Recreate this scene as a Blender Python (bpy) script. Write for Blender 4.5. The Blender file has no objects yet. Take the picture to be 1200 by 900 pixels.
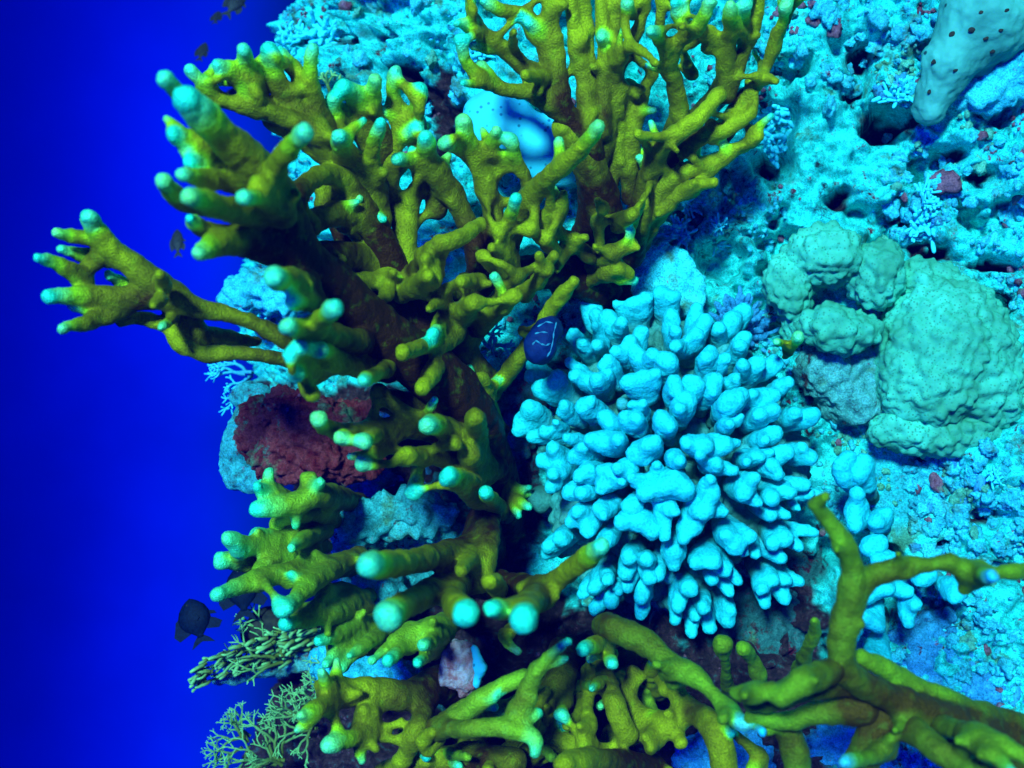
import bpy, math, random
import numpy as np
import openvdb as vdb
from mathutils import Vector, Matrix, Euler
from mathutils.bvhtree import BVHTree

random.seed(7)
RNG = np.random.default_rng(11)
S = bpy.context.scene
COL = S.collection
R = math.radians

# ------------------------------------------------------------------ camera
cam_d = bpy.data.cameras.new('camera')
cam = bpy.data.objects.new('camera', cam_d)
COL.objects.link(cam)
cam.location = (0, 0, 0)
cam.rotation_euler = (R(90), 0, 0)           # looks along +Y, image up = +Z
cam_d.sensor_width = 36.0
cam_d.lens = 45.0                            # 1 px of a 1200 px frame = 1 mm at 1.5 m
cam_d.clip_start = 0.02
cam_d.clip_end = 200.0
cam_d.dof.use_dof = True
cam_d.dof.focus_distance = 1.60
cam_d.dof.aperture_fstop = 4.0
S.camera = cam

# ------------------------------------------------------------------ light
SUN_FROM = Vector((-0.22, -0.91, 0.35)).normalized()      # where the light comes from
w = bpy.data.worlds.new('World')
S.world = w
w.use_nodes = True
wn, wl = w.node_tree.nodes, w.node_tree.links
wn.clear()
w_out = wn.new('ShaderNodeOutputWorld')
w_bg = wn.new('ShaderNodeBackground')
w_sky = wn.new('ShaderNodeTexSky')
w_sky.sky_type = 'NISHITA'
w_sky.sun_disc = False
w_sky.sun_elevation = R(52)
w_sky.sun_rotation = R(180)
w_map = wn.new('ShaderNodeMapping')
w_map.vector_type = 'POINT'
w_map.inputs['Rotation'].default_value = (0, R(88), 0)      # the surface of the sea is up and to the left
w_tc = wn.new('ShaderNodeTexCoord')
w_mul = wn.new('ShaderNodeMix')
w_mul.data_type = 'RGBA'
w_mul.blend_type = 'MULTIPLY'
w_mul.inputs[0].default_value = 1.0
w_mul.inputs[7].default_value = (0.0, 0.035, 1.15, 1)      # what metres of sea water let through
wl.new(w_tc.outputs['Generated'], w_map.inputs['Vector'])
w_map2 = wn.new('ShaderNodeMapping')
w_map2.inputs['Rotation'].default_value = (R(-8.0), 0, 0)
wl.new(w_map.outputs['Vector'], w_map2.inputs['Vector'])
wl.new(w_map2.outputs['Vector'], w_sky.inputs['Vector'])
w_noi = wn.new('ShaderNodeTexNoise')                         # drifting murk
w_noi.inputs['Scale'].default_value = 3.2
w_noi.inputs['Detail'].default_value = 5.0
w_noi.inputs['Roughness'].default_value = 0.6
wl.new(w_tc.outputs['Generated'], w_noi.inputs['Vector'])
w_rng = wn.new('ShaderNodeMapRange')
w_rng.inputs['From Min'].default_value = 0.3
w_rng.inputs['From Max'].default_value = 0.7
w_rng.inputs['To Min'].default_value = 0.66
w_rng.inputs['To Max'].default_value = 1.15
wl.new(w_noi.outputs['Fac'], w_rng.inputs['Value'])
w_mul2 = wn.new('ShaderNodeMix')
w_mul2.data_type = 'RGBA'
w_mul2.blend_type = 'MULTIPLY'
w_mul2.inputs[0].default_value = 1.0
wl.new(w_rng.outputs['Result'], w_mul2.inputs[7])
w_nrm = wn.new('ShaderNodeMix')
w_nrm.data_type = 'RGBA'
w_nrm.blend_type = 'MULTIPLY'
w_nrm.inputs[0].default_value = 1.0
w_nrm.inputs[7].default_value = (0.2, 0.2, 0.2, 1)
w_gam = wn.new('ShaderNodeGamma')                            # light dies away exponentially with the path through water
w_gam.inputs['Gamma'].default_value = 5.0
wl.new(w_sky.outputs['Color'], w_nrm.inputs[6])
wl.new(w_nrm.outputs[2], w_gam.inputs['Color'])
wl.new(w_gam.outputs['Color'], w_mul.inputs[6])
wl.new(w_mul.outputs[2], w_mul2.inputs[6])
wl.new(w_mul2.outputs[2], w_bg.inputs['Color'])
w_bg.inputs['Strength'].default_value = 0.12
wl.new(w_bg.outputs['Background'], w_out.inputs['Surface'])

sun_d = bpy.data.lights.new('sun', 'SUN')
sun = bpy.data.objects.new('sun', sun_d)
COL.objects.link(sun)
sun_d.energy = 5.0
sun_d.angle = R(8.0)                       # light scattered by the sea above
sun_d.color = (0.29, 0.90, 1.0)
sun.rotation_euler = (-SUN_FROM).to_track_quat('-Z', 'Y').to_euler()
sun.location = SUN_FROM * 3

S.view_settings.view_transform = 'Standard'
S.view_settings.look = 'None'
S.view_settings.exposure = 0.72
S.view_settings.gamma = 1.0
S.view_settings.use_curve_mapping = False
S.render.engine = 'CYCLES'
S.cycles.use_denoising = True
S.cycles.max_bounces = 6
S.cycles.volume_bounces = 0

# ------------------------------------------------------------------ helpers
F = 1500.0
def P(x, y, d):
    """pixel of the 1200x900 photograph at depth d (cm) -> world point (m)"""
    d = d / 100.0
    return np.array(((x - 600.0) / F * d, d, (450.0 - y) / F * d))

_perm = np.random.default_rng(3).permutation(4096)
_vals = np.random.default_rng(4).random(4096) * 2 - 1
def noise3(p, freq=1.0, seed=0):
    q = np.asarray(p) * freq + seed * 17.31
    i = np.floor(q).astype(np.int64)
    f = q - i
    u = f * f * f * (f * (f * 6 - 15) + 10)
    out = np.zeros(len(q))
    for dx in (0, 1):
        wx = u[:, 0] if dx else 1 - u[:, 0]
        for dy in (0, 1):
            wy = u[:, 1] if dy else 1 - u[:, 1]
            for dz in (0, 1):
                wz = u[:, 2] if dz else 1 - u[:, 2]
                h = _perm[(i[:, 0] + dx) & 4095]
                h = _perm[(h + i[:, 1] + dy) & 4095]
                h = _perm[(h + i[:, 2] + dz) & 4095]
                out += _vals[h] * wx * wy * wz
    return out
def fbm(p, freq, octv=4, seed=0, gain=0.5):
    a, s, t = 1.0, 0.0, 0.0
    for o in range(octv):
        s = s + a * noise3(p, freq * 2.03 ** o, seed + o)
        t += a
        a *= gain
    return s / t
def worley(p, freq, seed=0):
    q = np.asarray(p) * freq + seed * 9.7
    i = np.floor(q).astype(np.int64)
    best = np.full(len(q), 9.0)
    for dx in (-1, 0, 1):
        for dy in (-1, 0, 1):
            for dz in (-1, 0, 1):
                c = i + np.array((dx, dy, dz))
                h = _perm[c[:, 0] & 4095]
                h = _perm[(h + c[:, 1]) & 4095]
                h = _perm[(h + c[:, 2]) & 4095]
                off = np.stack((_vals[h], _vals[(h + 1) & 4095], _vals[(h + 2) & 4095]), 1) * 0.5 + 0.5
                d = np.sqrt(((c + off - q) ** 2).sum(1))
                best = np.minimum(best, d)
    return best

def mesh_obj(name, verts, faces, mat, parent=None, attrs=None, smooth=True):
    me = bpy.data.meshes.new(name)
    verts = np.asarray(verts, dtype=np.float32)
    faces = np.asarray(faces, dtype=np.int32)
    if faces.ndim == 2:
        k = faces.shape[1]
        me.vertices.add(len(verts))
        me.vertices.foreach_set('co', verts.ravel())
        me.loops.add(faces.size)
        me.loops.foreach_set('vertex_index', faces.ravel())
        me.polygons.add(len(faces))
        me.polygons.foreach_set('loop_start', np.arange(0, faces.size, k, dtype=np.int32))
        me.update(calc_edges=True)
    if attrs:
        for an, av in attrs.items():
            a = me.attributes.new(an, 'FLOAT', 'POINT')
            a.data.foreach_set('value', np.asarray(av, dtype=np.float32))
    me.polygons.foreach_set('use_smooth', np.full(len(me.polygons), smooth))
    me.materials.append(mat)
    o = bpy.data.objects.new(name, me)
    COL.objects.link(o)
    if parent is not None:
        o.parent = parent
        o.matrix_parent_inverse = Matrix.Translation(parent.location).inverted()
    return o

def tag(o, label, cat, group=None):
    o['label'] = label
    o['category'] = cat
    if group:
        o['group'] = group
    return o
def thing(name, label, cat, loc, group=None):
    o = bpy.data.objects.new(name, None)
    o.empty_display_size = 0.05
    o.location = tuple(loc)
    COL.objects.link(o)
    return tag(o, label, cat, group)

# -- implicit surfaces: capsules blended smoothly, meshed with OpenVDB
def capsule_d(pts, a, b, ra, rb):
    ab = b - a
    L2 = max(float(ab @ ab), 1e-12)
    t = np.clip(((pts - a) @ ab) / L2, 0, 1)
    c = a + t[..., None] * ab
    return np.sqrt(((pts - c) ** 2).sum(-1)) - (ra + t * (rb - ra)), t

def sdf_mesh(caps, h=0.003, k=0.004, noise=(), ells=(), cuts=(), gid=None):
    """caps: (a,b,ra,rb); ells: (centre, radii, 3x3 rot); cuts: spheres to remove; noise: (amp,freq,oct,seed)"""
    los, his = [], []
    for a, b, ra, rb in caps:
        los.append(np.minimum(a - ra, b - rb)); his.append(np.maximum(a + ra, b + rb))
    for c, rr, m in ells:
        e = np.full(3, max(rr)); los.append(c - e); his.append(c + e)
    mar = 4 * h + 2 * k + sum(n[0] for n in noise) * 1.2
    lo = np.min(los, 0) - mar
    hi = np.max(his, 0) + mar
    n = np.ceil((hi - lo) / h).astype(int) + 1
    Sacc = np.zeros(n, dtype=np.float32)
    ax = [lo[i] + h * np.arange(n[i]) for i in range(3)]
    pad = 5 * k + 2 * h
    def sub(l, u):
        i0 = np.maximum(np.floor((l - lo) / h).astype(int), 0)
        i1 = np.minimum(np.ceil((u - lo) / h).astype(int) + 1, n)
        g = np.stack(np.meshgrid(ax[0][i0[0]:i1[0]], ax[1][i0[1]:i1[1]], ax[2][i0[2]:i1[2]], indexing='ij'), -1)
        return i0, i1, g
    groups = {}
    for i, cp in enumerate(caps):
        groups.setdefault(gid[i] if gid is not None else i, []).append(cp)
    for gl in groups.values():
        gl_lo = np.min([np.minimum(a - ra, b - rb) for a, b, ra, rb in gl], 0) - pad
        gl_hi = np.max([np.maximum(a + ra, b + rb) for a, b, ra, rb in gl], 0) + pad
        g0 = np.maximum(np.floor((gl_lo - lo) / h).astype(int), 0)
        g1 = np.minimum(np.ceil((gl_hi - lo) / h).astype(int) + 1, n)
        D = np.full(g1 - g0, 30 * k, dtype=np.float32)
        for a, b, ra, rb in gl:
            i0, i1, g = sub(np.minimum(a - ra, b - rb) - pad, np.maximum(a + ra, b + rb) + pad)
            d, _ = capsule_d(g, a, b, ra, rb)
            j0, j1 = i0 - g0, i1 - g0
            v_ = D[j0[0]:j1[0], j0[1]:j1[1], j0[2]:j1[2]]
            np.minimum(v_, d.astype(np.float32), out=v_)
        Sacc[g0[0]:g1[0], g0[1]:g1[1], g0[2]:g1[2]] += np.exp(np.clip(-D / k, -30, 40))
    for c, rr, m in ells:
        e = np.full(3, max(rr)) + pad
        i0, i1, g = sub(c - e, c + e)
        q = (g - c) @ m
        rr = np.asarray(rr)
        k0 = np.sqrt(((q / rr) ** 2).sum(-1)); k1 = np.sqrt(((q / rr ** 2) ** 2).sum(-1)) + 1e-9
        d = k0 * (k0 - 1) / k1
        Sacc[i0[0]:i1[0], i0[1]:i1[1], i0[2]:i1[2]] += np.exp(np.clip(-d / k, -30, 40)).astype(np.float32)
    sd = np.where(Sacc > 1e-9, -k * np.log(np.maximum(Sacc, 1e-9)), 5 * k + 2 * h).astype(np.float32)
    for c, r in cuts:
        i0, i1, g = sub(c - r - 3 * h, c + r + 3 * h)
        d = r - np.sqrt(((g - c) ** 2).sum(-1))
        v = sd[i0[0]:i1[0], i0[1]:i1[1], i0[2]:i1[2]]
        np.maximum(v, d.astype(np.float32), out=v)
    grid = vdb.FloatGrid(5 * k + 2 * h)
    grid.copyFromArray(np.clip(sd / h, -4, 4))
    pts, quads = grid.convertToQuads(isovalue=0.0)
    v = lo + np.asarray(pts, dtype=np.float64) * h
    q = np.asarray(quads)[:, ::-1].astype(np.int64)
    if noise:
        fn = np.cross(v[q[:, 2]] - v[q[:, 0]], v[q[:, 3]] - v[q[:, 1]])
        vn = np.stack([np.bincount(q.ravel(), np.repeat(fn[:, c], 4), len(v)) for c in range(3)], 1)
        if (fn * (v[q[:, 0]] - v.mean(0))).sum() < 0:
            vn = -vn
        vn /= np.linalg.norm(vn, axis=1, keepdims=True) + 1e-12
        dn = np.zeros(len(v))
        for am, fr, oc, se in noise:
            dn += am * (1 - 2 * np.minimum(worley(v, fr, se), 1.0)) if oc == 'w' else am * 1.25 * fbm(v, fr, oc, se)
        v = v + vn * dn[:, None]
    return v, q

def parse(line):
    """'x,y,r,d x,y,r ... [t]' root to tip; d (cm) interpolated where left out"""
    tok = line.split()
    tip = tok[-1] == 't'
    if tip:
        tok = tok[:-1]
    v = [[float(q) for q in t.split(',')] for t in tok]
    known = [i for i, q in enumerate(v) if len(q) == 4]
    ds = np.interp(range(len(v)), known, [v[i][3] for i in known])
    return [(q[0], q[1], q[2], d) for q, d in zip(v, ds)], tip

def smooth_line(nodes, per=3):
    """Catmull-Rom through (x,y,r,d) nodes"""
    if len(nodes) < 3:
        return nodes
    a = np.array([nodes[0]] + list(nodes) + [nodes[-1]])
    out = []
    for i in range(1, len(a) - 2):
        p0, p1, p2, p3 = a[i - 1], a[i], a[i + 1], a[i + 2]
        for s in range(per):
            t = s / per
            out.append(0.5 * ((2 * p1) + (-p0 + p2) * t + (2 * p0 - 5 * p1 + 4 * p2 - p3) * t * t + (-p0 + 3 * p1 - 3 * p2 + p3) * t ** 3))
    out.append(a[-2])
    return out

def coral_caps(lines, rs=1.09):
    caps, tips, gid, along = [], [], [], []
    for li, line in enumerate(lines):
        nodes, tip = parse(line)
        sm = smooth_line(nodes)
        pw = [P(q[0], q[1], q[3]) for q in sm]
        rw = [max(q[2], 2.0) / F * q[3] / 100.0 * rs for q in sm]
        if tip:
            tj = random.uniform(0.76, 1.12)
            rw[-1] *= tj; rw[-2] *= 0.5 + 0.5 * tj
        for i in range(len(pw) - 1):
            caps.append((pw[i], pw[i + 1], rw[i], rw[i + 1])); gid.append(li); along.append(((i + 0.0) / (len(pw) - 1), (i + 1.0) / (len(pw) - 1)) if tip or len(pw) > 6 else (0.5, 0.6))
        if tip:
            dirv = pw[-1] - pw[-2]
            L = np.linalg.norm(dirv)
            tips.append((pw[-1], dirv / max(L, 1e-6), rw[-1]))
    return caps, tips, gid, along

def extra_lines(lines, links, nubs, seed, twigs=0):
    """cross-links between neighbouring branches and short knobs, as fire corals grow them"""
    rr = random.Random(seed)
    al = [smooth_line(parse(l)[0]) for l in lines]
    out, mids = [], []
    cand = []
    for i in range(len(al)):
        for j in range(i + 1, len(al)):
            for a in al[i]:
                for b in al[j]:
                    ds = math.hypot(a[0] - b[0], a[1] - b[1])
                    if 20 < ds < 52 and abs(a[3] - b[3]) < 7 and a[2] < 17 and b[2] < 17:
                        cand.append((a, b))
    rr.shuffle(cand)
    for a, b in cand:
        if len(mids) >= links:
            break
        m = ((a[0] + b[0]) / 2, (a[1] + b[1]) / 2)
        if all(math.hypot(m[0] - q[0], m[1] - q[1]) > 24 for q in mids):
            mids.append(m)
            r = rr.uniform(4.2, 6.2)
            out.append('%f,%f,%f,%f %f,%f,%f,%f %f,%f,%f,%f' % (a[0], a[1], r * 1.2, a[3], m[0] + rr.uniform(-6, 6), m[1] + rr.uniform(-6, 6), r, (a[3] + b[3]) / 2 - rr.uniform(-1, 2), b[0], b[1], r * 1.2, b[3]))
    for _ in range(twigs):
        l = rr.choice(al)
        if len(l) < 4:
            continue
        i = rr.randrange(max(1, int(len(l) * 0.3)), max(2, int(len(l) * 0.85)))
        q, q2 = l[i], l[min(i + 1, len(l) - 1)]
        if q[2] > 18:
            continue
        an = math.atan2(q2[1] - q[1], q2[0] - q[0]) + rr.choice((-1, 1)) * R(rr.uniform(28, 58))
        L = rr.uniform(20, 38); r = rr.uniform(4.6, 6.6); bd = rr.uniform(-0.4, 0.4)
        x1, y1 = q[0] + L * 0.5 * math.cos(an), q[1] + L * 0.5 * math.sin(an)
        x2, y2 = x1 + L * 0.5 * math.cos(an + bd), y1 + L * 0.5 * math.sin(an + bd)
        dz = rr.uniform(-1.5, 3.0)
        out.append('%f,%f,%f,%f %f,%f,%f,%f %f,%f,%f,%f t' % (q[0], q[1], r * 1.35, q[3], x1, y1, r * 1.1, q[3] - dz * 0.5, x2, y2, r, q[3] - dz))
    for _ in range(nubs):
        li = rr.randrange(len(al)); l = al[li]
        q = l[rr.randrange(max(1, int(len(l) * (0.55 if lines[li].endswith('t') else 1.0))))]
        an = rr.uniform(0, 6.283)
        L = rr.uniform(0.9, 2.0) * min(q[2], 12) + 3
        r = rr.uniform(4, 6.5)
        out.append('%f,%f,%f,%f %f,%f,%f,%f%s' % (q[0], q[1], r * 1.3, q[3], q[0] + L * math.cos(an), q[1] + L * math.sin(an), r, q[3] - rr.uniform(1.0, 3.0), ''))
    return out

def coral_part(name, lines, mat, parent, h=0.0028, k=0.0045, noise=((0.0026, 42, 3, 5), (0.0010, 120, 2, 6)), rs=1.06, links=0, nubs=0, seed=1, twigs=0):
    lines = lines + extra_lines(lines, links, nubs, seed, twigs)
    caps, tips, gid, along = coral_caps(lines, rs)
    v, q = sdf_mesh(caps, h, k, noise, gid=gid)
    wsum = np.full(len(v), 1e-12); ysum = np.zeros(len(v))
    for (a, b, ra, rb), (u0, u1) in zip(caps, along):
        d, t = capsule_d(v, a, b, ra, rb)
        wt = np.exp(np.clip(-d / 0.0035, -60, 8))
        yv = 0.55 * np.clip(1.15 - (ra + t * (rb - ra) - 0.0075) / 0.013, 0, 1) + 0.62 * (u0 + t * (u1 - u0))
        wsum += wt; ysum += wt * yv
    tp = np.zeros(len(v))
    for c, dv, r in tips:
        rel = v - c
        al = rel @ dv
        ds = np.sqrt((rel ** 2).sum(1))
        lat = np.sqrt(np.maximum(ds ** 2 - al ** 2, 0))
        g = 1 - np.clip((-al + 0.4 * r) / (5.5 * r), 0, 1)
        g = g * np.clip((2.6 * r - lat) / (1.2 * r), 0, 1) * (al < 3 * r)
        tp = np.maximum(tp, g * random.uniform(0.66, 1.0))
    young = np.clip(ysum / wsum, 0, 1)
    return mesh_obj(name, v, q, mat, parent, {'tip': tp, 'young': young})

def tube(vs, fs, at, pts, rad, sides=6, a0=0.0, a1=1.0):
    """append a tapering tube with a rounded end"""
    base = len(vs)
    n = len(pts)
    prev = None
    pts = [np.asarray(p, float) for p in pts]
    for i in range(n):
        dirv = pts[min(i + 1, n - 1)] - pts[max(i - 1, 0)]
        dirv = dirv / (np.linalg.norm(dirv) + 1e-9)
        if prev is None:
            up = np.array((0, 0, 1.0)) if abs(dirv[2]) < 0.9 else np.array((1.0, 0, 0))
        else:
            up = prev
        x = np.cross(up, dirv); x = np.cross(dirv, np.cross(x, dirv)) if False else x
        x = x / (np.linalg.norm(x) + 1e-9)
        y = np.cross(dirv, x)
        prev = y
        for s in range(sides):
            t = 2 * math.pi * s / sides
            vs.append(pts[i] + (x * math.cos(t) + y * math.sin(t)) * rad[i])
            at.append(a0 + (a1 - a0) * i / max(n - 1, 1))
    dirv = pts[-1] - pts[-2]
    dirv = dirv / (np.linalg.norm(dirv) + 1e-9)
    vs.append(pts[-1] + dirv * rad[-1] * 0.9); at.append(a1)
    for i in range(n - 1):
        for s in range(sides):
            a = base + i * sides + s
            b = base + i * sides + (s + 1) % sides
            fs.append((a, b, b + sides, a + sides))
    top = base + n * sides
    for s in range(sides):
        a = base + (n - 1) * sides + s
        b = base + (n - 1) * sides + (s + 1) % sides
        fs.append((a, b, top, top))

def pymesh(name, vs, fs, mat, parent=None, attrs=None, smooth=True):
    me = bpy.data.meshes.new(name)
    me.from_pydata([tuple(v) for v in vs], [], [tuple(dict.fromkeys(f)) for f in fs])
    if attrs:
        for an, av in attrs.items():
            a = me.attributes.new(an, 'FLOAT', 'POINT')
            a.data.foreach_set('value', np.asarray(av, dtype=np.float32))
    me.polygons.foreach_set('use_smooth', np.full(len(me.polygons), smooth))
    me.materials.append(mat)
    o = bpy.data.objects.new(name, me)
    COL.objects.link(o)
    if parent is not None:
        o.parent = parent
        o.matrix_parent_inverse = Matrix.Translation(parent.location).inverted()
    return o

def sub_part(o, part):
    """world-space mesh o becomes a child of part without moving"""
    o.parent = part
    return o

# ------------------------------------------------------------------ materials
def new_mat(name, rough=0.6, spec=0.3):
    m = bpy.data.materials.new(name)
    m.use_nodes = True
    nt = m.node_tree
    b = nt.nodes['Principled BSDF']
    b.inputs['Roughness'].default_value = rough
    b.inputs['Specular IOR Level'].default_value = spec
    return m, nt, b
def nd(nt, kind, **kw):
    n = nt.nodes.new(kind)
    for k_, v in kw.items():
        setattr(n, k_, v)
    return n
def ramp(nt, stops, fac=None, interp='LINEAR'):
    r = nt.nodes.new('ShaderNodeValToRGB')
    cr = r.color_ramp
    cr.interpolation = interp
    while len(cr.elements) < len(stops):
        cr.elements.new(0.5)
    for e, (p, c) in zip(cr.elements, stops):
        e.position = p
        e.color = (*c, 1)
    if fac is not None:
        nt.links.new(fac, r.inputs['Fac'])
    return r
def tex_noise(nt, scale, detail=4, rough=0.55, vec=None):
    n = nt.nodes.new('ShaderNodeTexNoise')
    n.inputs['Scale'].default_value = scale
    n.inputs['Detail'].default_value = detail
    n.inputs['Roughness'].default_value = rough
    if vec is not None:
        nt.links.new(vec, n.inputs['Vector'])
    return n
def geo_pos(nt):
    return nt.nodes.new('ShaderNodeNewGeometry').outputs['Position']
def mixc(nt, fac, a, b, blend='MIX'):
    m = nt.nodes.new('ShaderNodeMix')
    m.data_type = 'RGBA'
    m.blend_type = blend
    for sock, val in ((m.inputs[0], fac), (m.inputs[6], a), (m.inputs[7], b)):
        if hasattr(val, 'links') or hasattr(val, 'is_linked'):
            nt.links.new(val, sock)
        elif isinstance(val, (int, float)):
            sock.default_value = val
        else:
            sock.default_value = (*val, 1)
    return m.outputs[2]
def bump(nt, b, height, strength=0.4, dist=0.003):
    n = nt.nodes.new('ShaderNodeBump')
    n.inputs['Strength'].default_value = strength
    n.inputs['Distance'].default_value = dist
    nt.links.new(height, n.inputs['Height'])
    nt.links.new(n.outputs['Normal'], b.inputs['Normal'])
def attr(nt, name):
    a = nt.nodes.new('ShaderNodeAttribute')
    a.attribute_name = name
    return a.outputs['Fac']

def fire_material(name, brown, olive, bright, pale):
    m, nt, b = new_mat(name, 0.56, 0.1)
    b.inputs['Metallic'].default_value = 0.50
    pos = geo_pos(nt)
    n1 = tex_noise(nt, 26, 3, 0.6, pos)
    n2 = tex_noise(nt, 420, 3, 0.6, pos)
    ad = nd(nt, 'ShaderNodeMath', operation='MULTIPLY_ADD')
    nt.links.new(n1.outputs['Fac'], ad.inputs[0]); ad.inputs[1].default_value = 0.8; 
    ad2 = nd(nt, 'ShaderNodeMath', operation='SUBTRACT')
    nt.links.new(attr(nt, 'young'), ad2.inputs[0]); ad2.inputs[1].default_value = 0.84
    nt.links.new(ad2.outputs[0], ad.inputs[2])
    base = ramp(nt, [(0.0, brown), (0.45, tuple((p + q) / 2 for p, q in zip(brown, olive))), (0.85, olive)], ad.outputs[0])
    nt_ = tex_noise(nt, 90, 2, 0.5, pos)
    tj = nd(nt, 'ShaderNodeMath', operation='MULTIPLY_ADD')
    nt.links.new(nt_.outputs['Fac'], tj.inputs[0]); tj.inputs[1].default_value = 0.30
    tjs = nd(nt, 'ShaderNodeMath', operation='SUBTRACT')
    nt.links.new(attr(nt, 'tip'), tjs.inputs[0]); tjs.inputs[1].default_value = 0.15
    nt.links.new(tjs.outputs[0], tj.inputs[2])
    t1 = ramp(nt, [(0.02, (0, 0, 0)), (0.55, (1, 1, 1))], tj.outputs[0])
    t2 = ramp(nt, [(0.40, (0, 0, 0)), (0.66, (0.45, 0.45, 0.45)), (0.92, (1, 1, 1))], tj.outputs[0])
    c = mixc(nt, t1.outputs['Color'], base.outputs['Color'], bright)
    c = mixc(nt, t2.outputs['Color'], c, pale)
    sp = ramp(nt, [(0.33, (0.74, 0.74, 0.74)), (0.62, (1.12, 1.12, 1.12))], n2.outputs['Fac'])
    c = mixc(nt, 1.0, c, sp.outputs['Color'], 'MULTIPLY')
    nt.links.new(c, b.inputs['Base Color'])
    bump(nt, b, n2.outputs['Fac'], 0.9, 0.0022)
    return m
M_FIRE = fire_material('fire_coral_skin', (0.060, 0.017, 0.0002), (0.66, 0.60, 0.0006), (0.46, 0.92, 0.01), (0.03, 0.86, 0.50))
M_FIREB = fire_material('fire_coral_skin_bright', (0.16, 0.09, 0.0006), (0.42, 0.74, 0.02), (0.22, 0.90, 0.16), (0.03, 0.88, 0.46))
M_FIREG = fire_material('fire_coral_skin_green', (0.10, 0.045, 0.0005), (0.30, 0.54, 0.012), (0.24, 0.70, 0.05), (0.02, 0.60, 0.92))

def white_material():
    m, nt, b = new_mat('finger_coral_skin', 0.7, 0.15)
    pos = geo_pos(nt)
    n1 = tex_noise(nt, 300, 3, 0.6, pos)
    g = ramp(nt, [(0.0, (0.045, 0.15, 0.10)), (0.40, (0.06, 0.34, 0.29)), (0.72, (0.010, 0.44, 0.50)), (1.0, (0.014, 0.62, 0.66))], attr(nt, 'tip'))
    s = ramp(nt, [(0.33, (0.66, 0.70, 0.70)), (0.6, (1.06, 1.06, 1.06))], n1.outputs['Fac'])
    c = mixc(nt, 1.0, g.outputs['Color'], s.outputs['Color'], 'MULTIPLY')
    nt.links.new(c, b.inputs['Base Color'])
    bump(nt, b, n1.outputs['Fac'], 0.8, 0.002)
    return m
M_WHITE = white_material()

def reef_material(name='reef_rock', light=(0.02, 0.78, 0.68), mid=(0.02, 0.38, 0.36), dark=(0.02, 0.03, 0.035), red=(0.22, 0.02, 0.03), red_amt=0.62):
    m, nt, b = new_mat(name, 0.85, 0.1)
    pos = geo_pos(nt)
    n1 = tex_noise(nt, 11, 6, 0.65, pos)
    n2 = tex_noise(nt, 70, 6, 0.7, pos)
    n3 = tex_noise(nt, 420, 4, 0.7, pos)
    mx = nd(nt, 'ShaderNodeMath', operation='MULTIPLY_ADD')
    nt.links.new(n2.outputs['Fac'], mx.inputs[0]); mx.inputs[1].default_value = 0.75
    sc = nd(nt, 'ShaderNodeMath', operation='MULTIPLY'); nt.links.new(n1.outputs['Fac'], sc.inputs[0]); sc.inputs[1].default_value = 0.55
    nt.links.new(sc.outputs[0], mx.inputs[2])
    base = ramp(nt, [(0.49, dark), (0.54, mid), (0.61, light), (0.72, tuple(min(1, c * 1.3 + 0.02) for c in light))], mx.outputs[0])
    # encrusting crimson algae and brownish film in patches
    nr = tex_noise(nt, 24, 5, 0.7, pos)
    rr = ramp(nt, [(red_amt, (0, 0, 0)), (red_amt + 0.05, (1, 1, 1))], nr.outputs['Fac'])
    c = mixc(nt, rr.outputs['Color'], base.outputs['Color'], red)
    ng = tex_noise(nt, 17, 4, 0.7, pos)
    ng.noise_dimensions = '4D'; ng.inputs['W'].default_value = 3.3
    rg = ramp(nt, [(0.56, (0, 0, 0)), (0.66, (0.85, 0.85, 0.85))], ng.outputs['Fac'])
    c = mixc(nt, rg.outputs['Color'], c, (0.10, 0.26, 0.12))
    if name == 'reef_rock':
        shade_dk = ramp(nt, [(0.42, (0.028, 0.014, 0.014)), (0.56, (0.085, 0.03, 0.032)), (0.70, (0.03, 0.15, 0.14))], n2.outputs['Fac'])  # crimson-lined caves and dark zones: shade painted into the rock colour
        c = mixc(nt, attr(nt, 'dark'), c, shade_dk.outputs['Color'])
        sd = ramp(nt, [(0.40, (0.03, 0.46, 0.52)), (0.55, (0.03, 0.66, 0.70)), (0.70, (0.04, 0.82, 0.84))], n2.outputs['Fac'])
        c = mixc(nt, attr(nt, 'sand'), c, sd.outputs['Color'])
    nf = tex_noise(nt, 85, 3, 0.6, pos)
    nf.noise_dimensions = '4D'; nf.inputs['W'].default_value = 7.7
    rf = ramp(nt, [(0.66, (0, 0, 0)), (0.70, (0.85, 0.85, 0.85))], nf.outputs['Fac'])
    c = mixc(nt, rf.outputs['Color'], c, (0.34, 0.10, 0.16))
    sp = ramp(nt, [(0.33, (0.42, 0.42, 0.42)), (0.6, (1.15, 1.15, 1.15))], n3.outputs['Fac'])
    c = mixc(nt, 1.0, c, sp.outputs['Color'], 'MULTIPLY')
    nt.links.new(c, b.inputs['Base Color'])
    hh = nd(nt, 'ShaderNodeMath', operation='ADD')
    nt.links.new(n2.outputs['Fac'], hh.inputs[0]); nt.links.new(n3.outputs['Fac'], hh.inputs[1])
    bump(nt, b, hh.outputs[0], 0.8, 0.006)
    return m
M_REEF = reef_material()
M_SAND = reef_material('pale_sand', (0.04, 0.80, 0.92), (0.04, 0.66, 0.78), (0.03, 0.40, 0.50), (0.05, 0.5, 0.6), 0.8)
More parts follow.
